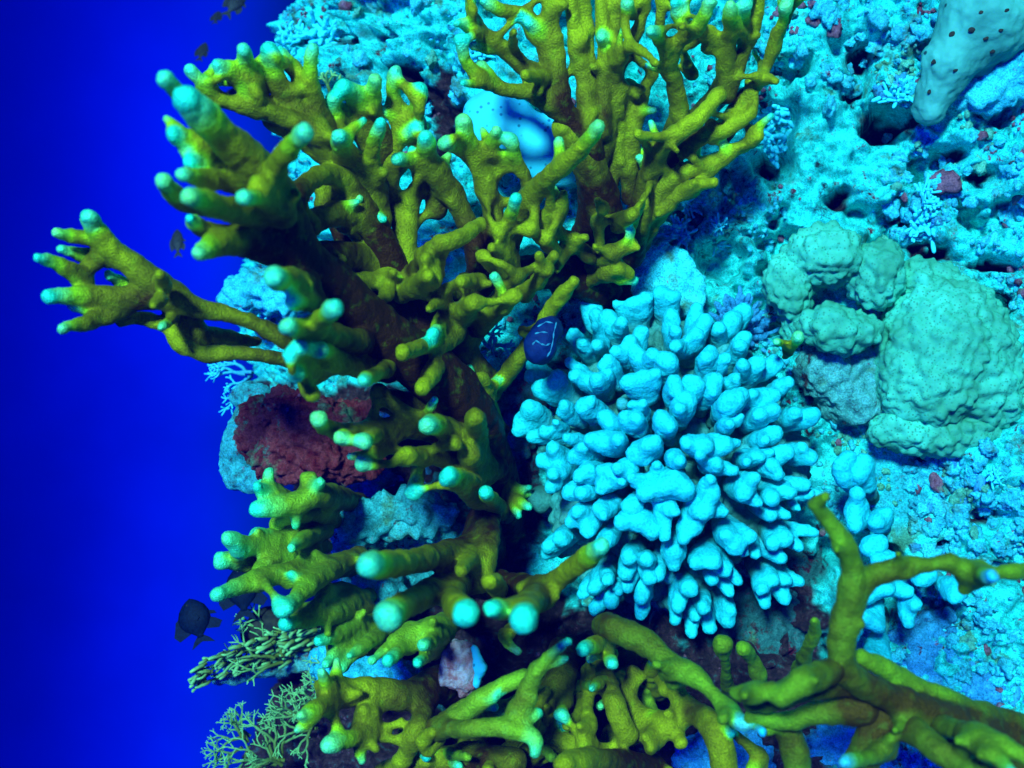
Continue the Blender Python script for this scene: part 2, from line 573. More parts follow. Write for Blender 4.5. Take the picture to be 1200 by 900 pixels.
M_STONE = [reef_material('stone_pale', (0.035, 0.62, 0.74), (0.03, 0.42, 0.55), (0.02, 0.16, 0.22), (0.2, 0.03, 0.06), 0.66),
           reef_material('stone_green', (0.10, 0.50, 0.32), (0.06, 0.32, 0.26), (0.02, 0.12, 0.10), (0.2, 0.05, 0.03), 0.64),
           reef_material('stone_blue', (0.03, 0.34, 0.62), (0.02, 0.18, 0.38), (0.015, 0.05, 0.12), (0.16, 0.02, 0.06), 0.66),
           reef_material('stone_crimson', (0.30, 0.10, 0.14), (0.20, 0.03, 0.05), (0.06, 0.015, 0.02), (0.05, 0.3, 0.35), 0.6)]
M_DARK = reef_material('shade_dark_crust_rock', (0.03, 0.15, 0.14), (0.09, 0.035, 0.035), (0.028, 0.014, 0.014), (0.20, 0.02, 0.035), 0.57)  # dark crimson-brown crust, with shade of the lower hollows put into the colour
M_DBLUE = reef_material('dark_blue_rock', (0.03, 0.16, 0.34), (0.02, 0.07, 0.18), (0.03, 0.02, 0.05), (0.15, 0.02, 0.05), 0.6)  # dark purple-blue rock behind the fire coral

def simple_noise_mat(name, c0, c1, scale, rough=0.7, bs=0.4, bd=0.003, detail=5, p0=0.38, p1=0.64, spec=0.2):
    m, nt, b = new_mat(name, rough, spec)
    pos = geo_pos(nt)
    n = tex_noise(nt, scale, detail, 0.65, pos)
    r = ramp(nt, [(p0, c0), (p1, c1)], n.outputs['Fac'])
    nt.links.new(r.outputs['Color'], b.inputs['Base Color'])
    n2 = tex_noise(nt, scale * 4, 4, 0.65, pos)
    bump(nt, b, n2.outputs['Fac'], bs, bd)
    return m
def dotted_mat(name, c0, c1, dot, scale, size):
    m, nt, b = new_mat(name, 0.7, 0.2)
    pos = geo_pos(nt)
    n = tex_noise(nt, 14, 4, 0.6, pos)
    r = ramp(nt, [(0.35, c0), (0.65, c1)], n.outputs['Fac'])
    v = nt.nodes.new('ShaderNodeTexVoronoi')
    v.inputs['Scale'].default_value = scale
    nt.links.new(pos, v.inputs['Vector'])
    dr = ramp(nt, [(size, (1, 1, 1)), (size * 1.8, (0, 0, 0))], v.outputs['Distance'])
    c = mixc(nt, dr.outputs['Color'], r.outputs['Color'], dot)
    nt.links.new(c, b.inputs['Base Color'])
    n2 = tex_noise(nt, 250, 4, 0.6, pos)
    bump(nt, b, n2.outputs['Fac'], 0.4, 0.002)
    return m
M_PLATE = dotted_mat('plate_coral_skin', (0.035, 0.50, 0.66), (0.04, 0.72, 0.84), (0.01, 0.22, 0.34), 95, 0.14)
M_LOBE = dotted_mat('lobe_coral_skin', (0.04, 0.28, 0.15), (0.065, 0.54, 0.34), (0.035, 0.24, 0.14), 230, 0.20)
M_LOBEDEAD = reef_material('lobe_coral_dead', (0.09, 0.42, 0.36), (0.06, 0.24, 0.22), (0.06, 0.05, 0.06), (0.16, 0.08, 0.07), 0.56)
M_BARE = simple_noise_mat('bare_white_coral', (0.02, 0.58, 0.66), (0.03, 0.74, 0.78), 30, 0.75, 0.3, 0.002)
M_SPONGE = dotted_mat('grey_sponge_skin', (0.03, 0.20, 0.16), (0.08, 0.42, 0.32), (0.01, 0.05, 0.05), 34, 0.07)
M_RED = reef_material('crimson_sponge_skin', (0.24, 0.02, 0.022), (0.15, 0.003, 0.007), (0.012, 0.001, 0.002), (0.10, 0.18, 0.14), 0.61)
M_PINK = simple_noise_mat('pink_shell_skin', (0.34, 0.09, 0.10), (0.50, 0.36, 0.40), 70, 0.6, 0.7, 0.005)
M_TUNIC = simple_noise_mat('navy_tunic', (0.002, 0.012, 0.075), (0.003, 0.020, 0.11), 120, 0.5, 0.6, 0.002, spec=0.08)
M_VEIN = simple_noise_mat('pale_vein', (0.02, 0.16, 0.30), (0.04, 0.30, 0.42), 200, 0.5)
M_FISHD = simple_noise_mat('dark_fish_scales', (0.001, 0.003, 0.010), (0.002, 0.008, 0.022), 260, 0.6, 0.3, 0.001, spec=0.06)
M_FISHB = simple_noise_mat('bronze_fish_scales', (0.012, 0.012, 0.012), (0.035, 0.030, 0.022), 300, 0.5, 0.3, 0.001, spec=0.1)
M_EYE = simple_noise_mat('fish_eye', (0.01, 0.01, 0.01), (0.02, 0.02, 0.02), 50, 0.2)
M_POLYP = simple_noise_mat('pale_polyps', (0.03, 0.58, 0.72), (0.06, 0.85, 0.92), 150, 0.7)
M_DARKBR = simple_noise_mat('dark_brown_sponge', (0.012, 0.010, 0.006), (0.04, 0.03, 0.015), 80, 0.8)

def lace_material(name, lo, hi):
    m, nt, b = new_mat(name, 0.65, 0.2)
    r = ramp(nt, [(0.1, lo), (0.95, hi)], attr(nt, 'tip'))
    n = tex_noise(nt, 200, 3, 0.6, geo_pos(nt))
    s = ramp(nt, [(0.35, (0.7, 0.7, 0.7)), (0.65, (1.1, 1.1, 1.1))], n.outputs['Fac'])
    nt.links.new(mixc(nt, 1.0, r.outputs['Color'], s.outputs['Color'], 'MULTIPLY'), b.inputs['Base Color'])
    return m
M_LACEG = lace_material('lace_coral_green', (0.10, 0.12, 0.006), (0.24, 0.55, 0.16))
M_LACEC = lace_material('lace_coral_cyan', (0.03, 0.32, 0.42), (0.05, 0.78, 0.85))

# ------------------------------------------------------------------ the reef
LIMB_Y = [-200, 0, 60, 140, 220, 300, 350, 420, 500, 600, 700, 780, 850, 900, 1100]
LIMB_X = [380, 350, 318, 322, 330, 288, 268, 290, 305, 335, 375, 325, 300, 290, 280]
CAVES = [(515, 125, 34, 40), (528, 165, 18, 26), (1052, 138, 40, 18), (985, 222, 15, 12), (1010, 62, 22, 20), (1160, 206, 22, 14), (440, 42, 26, 14), (1120, 175, 14, 10),
         (395, 52, 22, 14), (898, 188, 12, 14), (1088, 292, 40, 10), (1165, 305, 34, 10), (1000, 100, 16, 12), (470, 95, 24, 12), (1080, 545, 10, 16), (1150, 610, 22, 16),
         (1170, 660, 24, 12), (1105, 645, 14, 12), (610, 480, 30, 40), (660, 440, 26, 36), (900, 720, 60, 40), (940, 660, 30, 40), (560, 560, 40, 40), (1060, 255, 14, 16)]
def build_reef():
    ctl = np.array([(1.75, 1.50), (1.3, 1.56), (0.9, 1.63), (0.5, 1.70), (0.2, 1.75), (0.0, 1.79), (-0.14, 1.83), (-0.25, 1.90),
                    (-0.32, 2.00), (-0.355, 2.14), (-0.375, 2.4), (-0.41, 2.9), (-0.47, 3.6), (-0.50, 4.6), (-0.2, 6.0)])
    seg = np.linalg.norm(np.diff(ctl, axis=0), axis=1)
    t = np.concatenate(([0], np.cumsum(seg)))
    s_vis = np.linspace(0.25, t[9], 520)
    s_far = np.linspace(t[9], t[-1], 110)[1:]
    s = np.concatenate((np.linspace(0, 0.25, 20)[:-1], s_vis, s_far))
    # smooth the control polyline by dense sampling + box filter
    dense = np.linspace(0, t[-1], 3000)
    cx = np.interp(dense, t, ctl[:, 0]); cy = np.interp(dense, t, ctl[:, 1])
    ker = np.hanning(161); ker /= ker.sum()
    cxp = np.convolve(np.pad(cx, 80, mode='reflect', reflect_type='odd'), ker, 'valid')
    cyp = np.convolve(np.pad(cy, 80, mode='reflect', reflect_type='odd'), ker, 'valid')
    X = np.interp(s, dense, cxp); Y = np.interp(s, dense, cyp)
    tx = np.gradient(X); ty = np.gradient(Y)
    L = np.hypot(tx, ty); nx, ny = ty / L, -tx / L            # towards the water / camera
    flip = np.where(ny[10] > 0, -1.0, 1.0); nx, ny = nx * flip, ny * flip
    v = np.concatenate((np.linspace(-1.0, -0.64, 40)[:-1], np.linspace(-0.64, 0.64, 470), np.linspace(0.64, 1.0, 40)[1:]))
    XX, VV = np.meshgrid(X, v); YY = np.meshgrid(Y, v)[0]
    NX = np.meshgrid(nx, v)[0]; NY = np.meshgrid(ny, v)[0]
    zs = np.maximum(1.0, 0.5 * YY)
    ZZ = VV * zs
    py = 450 - ZZ / np.maximum(YY, 1) * F
    sh = (np.interp(py, LIMB_Y, LIMB_X) - 333) / F * 2.05
    wgt = np.clip((0.6 - XX) / 0.7, 0, 1)
    XX = XX + sh * wgt
    p = np.stack((XX, YY, ZZ), -1).reshape(-1, 3)
    nrm = np.stack((NX, NY, np.zeros_like(NX)), -1).reshape(-1, 3)
    hgt = 0.075 * fbm(p, 4.2, 4, 1)
    wl1 = worley(p + 0.02 * np.stack([noise3(p, 20, 7 + i) for i in range(3)], 1), 17, 2)
    hgt += 0.030 * (0.55 - np.minimum(wl1, 1.0))
    w2 = worley(p, 52, 5)
    patch = np.clip(0.5 + 1.6 * fbm(p, 6.5, 2, 21), 0, 1)
    hgt += 0.014 * patch * (0.55 - np.minimum(w2, 1.0))
    rg = 1 - np.abs(fbm(p, 26, 3, 9, 0.6)) * 2.4
    hgt += 0.016 * rg + 0.016 * fbm(p, 60, 3, 14, 0.6) + 0.008 * fbm(p, 150, 2, 17) + 0.008 * (0.5 - np.minimum(worley(p, 105, 19), 1)) * np.clip(0.5 + 2 * fbm(p, 9, 2, 23), 0, 1)
    pit = fbm(p, 15, 3, 31)
    hgt -= 0.075 * np.clip((pit - 0.20) / 0.16, 0, 1)
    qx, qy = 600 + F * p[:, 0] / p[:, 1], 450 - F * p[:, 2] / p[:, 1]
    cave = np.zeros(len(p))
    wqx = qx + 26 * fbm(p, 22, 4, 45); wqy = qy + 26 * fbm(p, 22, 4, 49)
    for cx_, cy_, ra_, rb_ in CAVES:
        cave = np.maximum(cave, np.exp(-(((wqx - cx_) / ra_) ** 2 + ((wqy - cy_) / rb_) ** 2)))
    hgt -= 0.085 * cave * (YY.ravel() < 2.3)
    # a smoother, sandier shelf beside the lobed coral
    q = np.stack((600 + F * p[:, 0] / p[:, 1], 450 - F * p[:, 2] / p[:, 1]), 1)
    sand = np.clip(1.25 - np.hypot((q[:, 0] - 1035) / 95, (q[:, 1] - 575) / 60), 0, 1)
    hgt = hgt * (1 - 0.8 * np.minimum(sand * 2, 1))
    p = p + nrm * hgt[:, None]
    nv, ns = XX.shape
    idx = np.arange(nv * ns).reshape(nv, ns)
    f = np.stack((idx[:-1, :-1], idx[1:, :-1], idx[1:, 1:], idx[:-1, 1:]), -1).reshape(-1, 4)
    fs_ = np.clip((sand + 0.25 * noise3(p, 60, 2) - 0.45) / 0.3, 0, 1)
    shade_zone = np.clip((660 - qx) / 40, 0, 1) * np.clip((qy - 430) / 40, 0, 1) + np.clip((1010 - qx) / 60, 0, 1) * np.clip((qy - 690) / 40, 0, 1)  # lower-left and bottom rock darkened in colour to stand for shade
    shade_mask = np.maximum(np.clip((cave + 0.25 * noise3(p, 40, 6) - 0.34) / 0.25, 0, 1), np.clip((shade_zone + 0.55 * fbm(p, 24, 3, 8) - 0.45) / 0.25, 0, 1))
    o = mesh_obj('reef', p, f, M_REEF, None, {'sand': fs_, 'dark': shade_mask})
    o['kind'] = 'structure'
    bvh = BVHTree.FromPolygons([tuple(x) for x in p], [tuple(int(y) for y in x) for x in f])
    return o, bvh
REEF, BVH = build_reef()
def on_reef(x, y):
    d = Vector(((x - 600) / F, 1, (450 - y) / F)).normalized()
    hit, n, i, dist = BVH.ray_cast(Vector((0, 0, 0)), d)
    if hit is None:
        return None, None
    if n.dot(d) > 0:
        n = -n
    return np.array(hit), np.array(n)
def reef_d(x, y, default=190):
    h, n = on_reef(x, y)
    return default if h is None else h[1] * 100

# ------------------------------------------------------------------ fire corals (traced root to tip: x,y,radius px,depth cm)
SEEDC = [0]
def colony(name, label, base, parts, mat, group='fire corals', h=0.0028, **kw):
    t = thing(name, label, 'coral', P(*base), group)
    for pt in parts:
        coral_part(pt[0], [l.strip() for l in pt[1].strip().splitlines() if l.strip()], pt[2] if len(pt) > 2 and pt[2] else mat, t, h=h, seed=SEEDC[0], **{**kw, **(pt[3] if len(pt) > 3 else {})}); SEEDC[0] += 1
    return t

colony('fire_coral', 'large olive fire coral with pale rounded tips reaching left over open water', (585, 600, 178), [
 ('trunk', '''
  600,625,22,178 578,550,25,166 548,480,30,154 505,434,32 446,394,32,143 395,344,31 352,304,29,133 335,264,27 320,224,24,126 288,184,21 250,148,19 218,117,16.5,113 t
  262,168,14,126 228,128,12,120 193,92,13,115 t
  325,235,14,126 322,197,14,119 340,172,12 357,156,11,112 t
  310,215,10,128 270,185,10,126 240,172,13,122 214,161,9 203,158,9,119 t
  262,180,10,126 236,176,10 219,178,8,121 t
  312,222,9,128 262,203,11 240,196,10 222,191,9,120 t
  315,226,12,126 260,213,13 236,209,12 213,204,11,115 t
  300,242,10,128 226,241,10 205,228,11 192,213,11,117 t
  312,252,15,125 268,245,15,118 223,230,13,108 t
  325,238,10,124 286,231,11,112 t
  292,281,11,128 242,270,10 222,256,9,118 t
  338,292,26,131 292,281,20,126 257,285,16 232,296,11,117 t
  332,250,18,124 304,217,14,118
  362,332,15,130 340,328,14,122 321,326,13,112 t
  372,352,12,131 343,354,10,118 t
  384,392,15,136 360,388,13,126 338,383,13,115 t
  425,402,14,138 372,385,13,124 391,361,12,113 t''', None, dict(links=0, nubs=4, twigs=2, rs=1.03)),
 ('branch', '''
  402,422,14,140 365,425,10,130 340,415,9,122 t
  382,412,9,136 352,406,8.5,122 t
  402,416,9,138 376,410,9,124 t
  372,432,9,137 346,440,8.5,124 t
  392,432,9,141 358,446,8 366,464,9,128
  452,432,10,142 426,446,8,124 t
  420,432,10,140 385,427,8,130
  470,420,16,146 425,405,17,142 385,410,13,139'''),
 ('branch', '''
  470,335,22,152 440,272,20,149 410,217,18,146 386,177,16 372,152,15,141
  374,156,13,141 338,140,11 300,127,10 258,117,9 238,99,8 222,82,8,134 t
  322,140,11,141 303,117,12 295,96,13,138 272,83,10 254,75,9,134 t
  296,98,12,139 290,76,10 285,58,9,134 t
  362,142,12,142 331,106,9 322,86,9 316,58,8,137 t
  372,142,11,143 356,101,10 340,75,8 327,57,7.5,139 t
  386,167,14,144 371,121,12 363,92,10 366,57,8.5,138 t
  400,196,13,145 372,177,11 344,155,10 318,140,9,142
  345,230,14,133 375,205,12,140 405,212,12,146
  350,270,16,136 395,250,15,144 435,262,15,149'''),
 ('branch', '''
  458,175,12,151 433,137,15 418,112,13 403,102,12,143 t
  432,132,13,149 437,110,10 439,94,9,144 t
  442,187,11,151 417,152,11 396,140,9 389,118,9,143 t
  442,217,14,149 416,191,14 402,172,12,141 398,160,11,137 t
  448,305,17,151 441,242,15,149 436,202,12 436,176,10 446,144,9.5,139 t
  395,225,10,147 420,250,10 445,255,10,149
  380,240,11,146 405,262,11 432,285,12,150
  375,215,9,146 400,235,10 418,240,10,148 437,235,10,149
  372,300,17,140 410,300,18,147 448,312,19,152'''),
 ('branch', '''
  512,245,13,153 500,192,12 488,152,11 466,124,10 460,106,9 463,84,7,147 t
  490,162,10,151 486,132,9 492,106,8,147 t
  482,335,15,153 470,262,12,152 457,217,11 461,182,9 469,152,9 482,140,8,150
  562,315,17,153 553,272,14 531,229,14,151 509,199,14 500,179,11 499,160,9,143 t
  507,197,11,150 486,190,9 466,186,8,144 t
  532,226,11,151 497,213,10 480,240,10 476,290,11 492,335,12,152'''),
 ('branch', '''
  574,325,17,154 577,257,13,152 569,217,12 557,182,12 548,162,11 543,142,10,144 t
  561,187,10,150 541,177,9 523,169,8,144 t
  566,197,9,151 573,173,8 582,152,7.5,145 t
  622,242,9,152 615,206,7 604,186,7 598,163,8,146 t
  577,217,6,151 590,188,7 600,178,6,148
  587,335,16,155 601,272,12,153 622,229,12,149 646,205,12 676,180,12 703,147,11,137 t
  590,282,11,151 604,233,9.5,144 t
  642,272,8,153 656,250,6 661,226,5,148
  602,312,9,153 577,290,7,146
  600,300,8,152 585,272,6,147
  640,285,8,153 622,268,6,148
  655,300,9,155 640,280,7,150
  560,330,11,150 540,330,8,144
  690,300,10,158 660,275,8,154 640,255,7,151'''),
 ('branch', '''
  480,322,10,151 506,291,10,143 535,281,11,143 562,263,10,147
  512,322,8,149 498,303,8,141
  482,337,9,149 502,322,9,140
  470,345,12,150 508,328,10,143
  560,385,12,152 590,360,9,145 604,345,9,142
  540,370,14,150 555,355,11,141
  520,375,10,150 508,390,9,143 t
  520,350,8,148 503,362,6,141
  530,390,16,150 505,410,14,146
  520,400,10,148 472,413,11,136
  580,350,10,152 606,325,8,146
  615,345,9,154 640,315,8,149
  545,330,7,149 520,340,7,145
  630,330,10,156 648,300,7,151
  485,335,13,152 450,330,14,150 420,330,12,147
  400,385,13,142 432,360,10,140 425,335,8,143
  470,300,9,152 455,320,9 452,345,8,147
  585,320,9,152 565,300,8,146
  512,430,11,146 495,455,9,140'''),
 ('web', '''
  405,265,20,156 452,335,25,156 520,402,29,157 562,455,28,160
  705,335,26,167 640,318,22,161 582,336,24,159 540,392,26,158
  440,310,18,155 500,350,22,157 560,360,22,159
  480,390,26,156 430,350,22,152'''),
 ('branch', '''
  452,432,18,148 385,412,14,144 345,405,10,141 318,389,10 275,370,10,138 235,362,12 197,343,17,136 167,319,16 141,300,13 121,281,12 108,263,12 104,255,11,130 t
  141,300,11,135 110,281,9 80,276,9 66,272,8.5,131 t
  127,306,8,138 96,298,8 72,292,7.5,134 t
  100,332,11,135 86,319,10 65,307,9.5 44,302,9,129 t
  197,346,16,136 151,349,14,135 110,346,12 80,346,9 58,347,9,130 t
  118,302,9,135 99,318,9 96,342,10,135
  120,298,10,135 147,303,10 168,322,11,136
  151,357,10,136 111,360,8 86,359,7.5,133 t
  146,360,11,136 113,374,10.5 95,380,9 72,385,8,128 t
  162,342,7,141 128,323,6,137 t
  191,336,9,132 187,322,6,127
  187,352,9,130 180,358,6,127
  352,425,9,143 325,420,9 280,414,9.5,140 240,415,10 212,404,11 196,382,9,139 165,373,8 141,378,6,138
  234,408,13,142 222,382,17 202,360,13,140
  203,373,7,137 190,383,7,132 t
  300,400,7,146 260,396,11,144 228,392,13,142''', None, dict(links=0, nubs=2, twigs=1, rs=0.98, k=0.0035)),
 ('branch', '''
  532,502,14,156 502,498,14,137 t
  562,522,22,159 502,502,16,150 452,502,13,145 416,508,11 382,501,9 373,491,9,130 t
  422,509,10,144 399,513,9.5,131 t
  447,506,10,145 427,517,10,131 t
  462,510,11,148 442,530,9 425,543,8,138 t
  577,547,20,161 547,562,13,151
  562,542,18,158 550,532,15,147
  542,502,7,152 531,511,6 534,520,5,143
  562,552,12,158 512,536,11,150 476,535,12,141
  487,547,8,156 490,556,10 484,576,9,146 t
  592,602,12,166 556,586,10,156 541,571,9 524,560,9,138 t
  560,565,7,150 528,552,6,138 t
  582,592,9,158 569,577,8,143 t
  450,470,14,148 500,480,20,152 540,490,24,155
  445,460,10,146 480,487,9,145 500,490,9,148
  560,525,15,158 557,489,12.5,140'''),
 ('branch', '''
  585,505,12,162 570,467,8,156 566,441,5.5,152
  572,462,10,160 600,431,11,156 626,395,9.5 650,356,9,150 673,330,7.5,147
  590,560,14,166 600,580,9,166 619,594,6,162 t'''),
], M_FIRE, links=13, nubs=4, twigs=7, rs=0.93, k=0.0036)

colony('fire_coral', 'tall brown-olive fire coral fan cut by the top edge above the pale finger coral', (716, 350, 176), [
 ('trunk', '''
  718,352,36,176 712,302,33,168 705,252,30,162 692,197,23,157 662,150,18,154
  660,335,20,167 690,272,23,163 705,230,20,160
  742,302,15,166 756,252,12,161 762,206,11 770,177,10,158
  692,312,9,162 716,296,9,157 741,286,8,158
  690,330,9,163 720,318,8,158 735,320,7,159
  737,267,8,159 753,235,5,153
  722,267,9,159 741,252,8,153
  700,260,8,158 707,244,5,153'''),
 ('branch', '''
  692,182,18,156 660,132,16,153 625,111,12 586,104,10 561,89,10 545,70,9 539,47,9.5,145 t
  652,108,13,153 602,67,12 566,39,11 551,29,10 536,27,9,146 t
  562,37,10,151 553,16,9 549,-8,8,147 t
  601,58,7,151 602,38,6,145
  637,92,8,151 616,88,7,145
  654,112,13,153 641,62,12 626,32,11 611,16,10 586,12,9 568,2,8,147 t
  625,40,9,151 645,15,10,150 640,-20,9,149
  657,122,15,153 651,62,11 646,22,10 655,-18,9,149
  692,172,14,155 683,92,11 674,42,11 668,-18,10,150
  700,150,12,155 690,60,8,153 685,-15,8,150'''),
 ('branch', '''
  706,152,13,155 706,92,9 708,42,9 702,-14,8,150
  722,112,12,155 716,62,8 722,22,8 720,-18,8,150
  724,80,9,154 742,46,9 755,10,8 752,-18,8,149
  742,20,6,150 735,5,6,147 t
  702,88,9,155 723,71,8 738,54,7,147 755,62,7.5 768,74,7,142
  737,232,11,162 743,152,10,158 756,106,8 766,86,7,155
  712,222,12,161 726,152,9,158 736,102,8,156
  700,190,14,158 715,140,11,156 722,100,10,155'''),
 ('branch', '''
  755,222,15,161 772,182,14,158 796,141,14,156 791,102,12 783,72,11,149 785,57,10,147
  785,60,11,148 773,46,10 763,36,9.5,142 t
  786,60,10,148 801,43,10 815,35,10 826,16,9,142 832,3,8,141 t
  782,192,14,159 821,132,13,157 849,96,12 848,61,11 832,38,9,151
  851,82,11,155 855,42,10 856,5,10,146 t
  812,48,9,151 799,22,8 793,4,9,147 t
  830,55,8,153 822,30,6,149
  770,45,8,152 775,10,7,150 772,-18,7,149
  810,85,9,157 800,62,7 805,75,7,154
  852,112,13,156 871,62,11 886,20,10 890,-18,9,150
  848,162,12,159 881,111,9,157 900,71,8 908,46,8 918,23,8 920,8,8,149 t
  908,46,7,154 926,10,6 941,-18,6,150
  870,40,8,153 872,5,8,147 t
  857,132,9,158 881,99,8 896,92,8 909,95,7,153'''),
 ('branch', '''
  742,262,15,164 759,206,13,159 781,166,12,154 816,141,11,152 842,111,10,153
  777,192,12,160 812,166,11,157 852,151,10 882,131,8,156
  802,202,11,161 852,181,9 876,168,8 889,160,6,157
  747,292,13,166 782,241,9,161 812,221,9 836,214,8,157
  812,222,9,160 842,191,8 862,173,8,158
  760,240,10,161 795,205,9,159 830,190,9,159
  762,178,7,157 748,157,5.5,150
  835,160,10,158 870,120,9,157 880,95,8,156
  750,270,9,163 775,225,8,160 790,195,8,159'''),
], M_FIRE, rs=0.86, k=0.0028, links=11, nubs=4, twigs=6)

colony('fire_coral', 'brown fire coral with round blue-white tips pointing at the viewer above the pink shell', (565, 650, 176), [
 ('trunk', '''
  570,655,24,178 566,610,17,164 556,642,16,157 541,672,16,152
  572,592,14,161 570,642,14,153 561,677,15,151
  562,642,16,160 521,649,14,148 472,660,14,130 434,661,15,113 t
  552,672,16,158 511,691,15,142 476,708,14 454,722,14.5,113 t
  547,672,14,155 531,701,13,138 547,719,15.5,113 t
  552,652,9,151 540,668,8,140
  587,692,11,151 575,682,10,131'''),
 ('branch', '''
  562,682,17,158 622,693,16,145 651,681,12 676,663,11.5,135 704,640,10,128 t
  642,692,14,150 621,706,13,130 614,726,15,111 t
  632,702,12,141 602,712,10,126 577,714,10,115 t
  600,735,6,150 592,750,6,144 606,763,7,142 t'''),
], M_FIRE, nubs=5)

colony('fire_coral', 'bright green fire coral cluster with slim fingers over the water beneath the crimson sponge', (425, 650, 182), [
 ('branch', '''
  424,592,12,176 397,583,14,160 372,581,14,151 340,591,13 300,598,10,146 t
  347,588,10,153 316,580,11 303,570,8,146 t
  362,575,9,153 376,565,8,148 t
  387,606,10,160 351,603,9,153 326,611,9 325,622,9'''),
 ('branch', '''
  420,606,10,176 377,613,10,160 346,623,11 321,638,12,151 291,637,9 267,631,8,144 t
  321,641,10,151 312,661,9 301,672,8,147
  302,641,8,151 278,645,7,146 t
  302,663,7,153 280,657,6 258,651,5,148 t
  302,666,7,153 279,661,6 258,661,6,148 t
  382,621,10,160 356,632,10,151 342,642,7,145 t
  332,626,6,155 300,623,6,150 t
  380,640,9,162 355,648,8,156 335,655,7,152'''),
 ('branch', '''
  430,655,12,178 402,665,12,161 346,671,13,148 316,676,12 281,687,11 256,697,10,138 t
  422,651,11,161 379,673,12,149 352,695,11 332,713,10.5,138 t
  392,662,9,157 370,655,9,151'''),
 ('branch', '''
  445,700,11,178 422,701,10,161 386,711,10,152 356,719,8,148
  432,716,11,161 386,721,10,150 356,726,9 336,731,8,142 t
  402,691,9,161 381,692,8,152'''),
 ('branch', '''
  455,725,12,178 432,731,10,161 401,741,10,152 373,751,8,147 t
  442,728,10,161 432,746,9,158 405,756,9 382,778,8,148 t
  462,736,11,158 436,749,10,150 410,768,7,144 t
  450,745,9,160 420,762,8,153 392,788,7,150 t
  430,722,9,160 405,728,8,155 385,736,7,152'''),
 ('branch', '''
  545,722,14,178 531,726,14,160 491,741,11,151 461,751,9,148
  502,746,11,157 476,756,9 455,774,8,142 t
  522,746,10,156 496,756,9,140 t
  512,759,9,155 501,768,8 489,777,8,142 t
  492,741,7,155 461,756,5 436,774,5,147 t
  520,735,9,156 505,738,7,150 ''' ),
], M_FIREB, links=3, nubs=3, twigs=4, rs=0.94)

colony('fire_coral', 'low brown-green fire coral thicket with crooked bars along the bottom edge', (640, 900, 178), [
 ('trunk', '''
  600,880,34,180 532,802,25,162 481,816,19,151 441,809,17 401,807,12,146
  402,816,13,148 386,806,11,143 377,787,7,140 t
  396,816,13,146 376,829,12,140 352,839,8,136 t
  441,811,13,150 432,836,12,147 426,852,11
  431,851,12,148 416,863,12 386,872,10,140 t
  421,872,4,147 446,856,4 470,846,5,148
  502,821,13,153 491,851,12,147 479,876,12 470,892,10,149
  515,862,5,142 510,873,6 500,880,6 495,870,6 502,861,4,140
  552,893,22,152 601,893,18,148
  450,905,12,154 500,892,15,152 560,885,14,152'''),
 ('branch', '''
  511,854,11,141 546,854,11.5,136 581,851,11 606,858,10 625,866,10 627,882,8,134 t
  513,853,10,141 541,836,10.5 571,814,10.5 613,792,9.5,139
  598,851,9,137 611,821,9 626,791,9.5,135 641,771,8 665,753,7.5,132 t
  521,841,8,147 561,821,8 601,801,7,147
  556,830,7,150 590,830,7,148 615,815,6,146''', M_FIREB, dict(links=0, nubs=2)),
 ('branch', '''
  662,762,20,172 660,772,20,160 656,802,18,153 641,841,14
  626,826,11,151 627,850,7,145
  661,821,10,151 658,838,6,145 t
  688,821,8,150 690,851,6,145
  640,810,12,154 622,822,10,150
  702,781,12,156 691,801,9,151
  702,771,13,157 716,811,13,149 726,841,13,147 736,861,12,147
  706,756,10,151 718,779,8,140 t
  722,746,10,151 701,753,10,144 683,761,9,138 t
  720,742,7,154 702,735,7,150
  600,905,16,154 640,870,14,151 680,880,14,150
  650,850,10,152 662,880,10,150
  762,903,20,152 701,893,17,141 661,897,15,135
  690,850,9,151 685,880,9,149
  705,880,8,148 684,872,7,144'''),
 ('branch', '''
  762,781,12,160 786,801,10,151 801,826,12,149
  741,786,8,153 737,816,9 751,841,10 776,856,10 801,836,11,149
  791,851,8,149 797,871,7.5,146
  771,859,8,148 768,868,6
  801,826,13,151 831,846,14,144 846,881,17,142 851,915,17
  861,861,6,146 886,881,6 896,902,5,147
  736,862,11,150 765,845,10,150'''),
], M_FIRE, links=5, nubs=6, twigs=5, rs=0.95)

colony('fire_coral', 'long pale green fire coral finger ending in blue-white beads below the finger coral', (735, 745, 165), [
 ('branch', '''
  740,775,12,172 716,748,13,155 708,732,13,144 722,738,14,140 760,755,14 786,780,13 811,791,12 836,813,9 855,834,7,132
  796,795,8,142 781,790,8,138
  855,834,6.5,132 869,846,8,130 t
  872,847,5,130 884,851,5 893,858,8,127 t'''),
], M_FIREG, nubs=3)

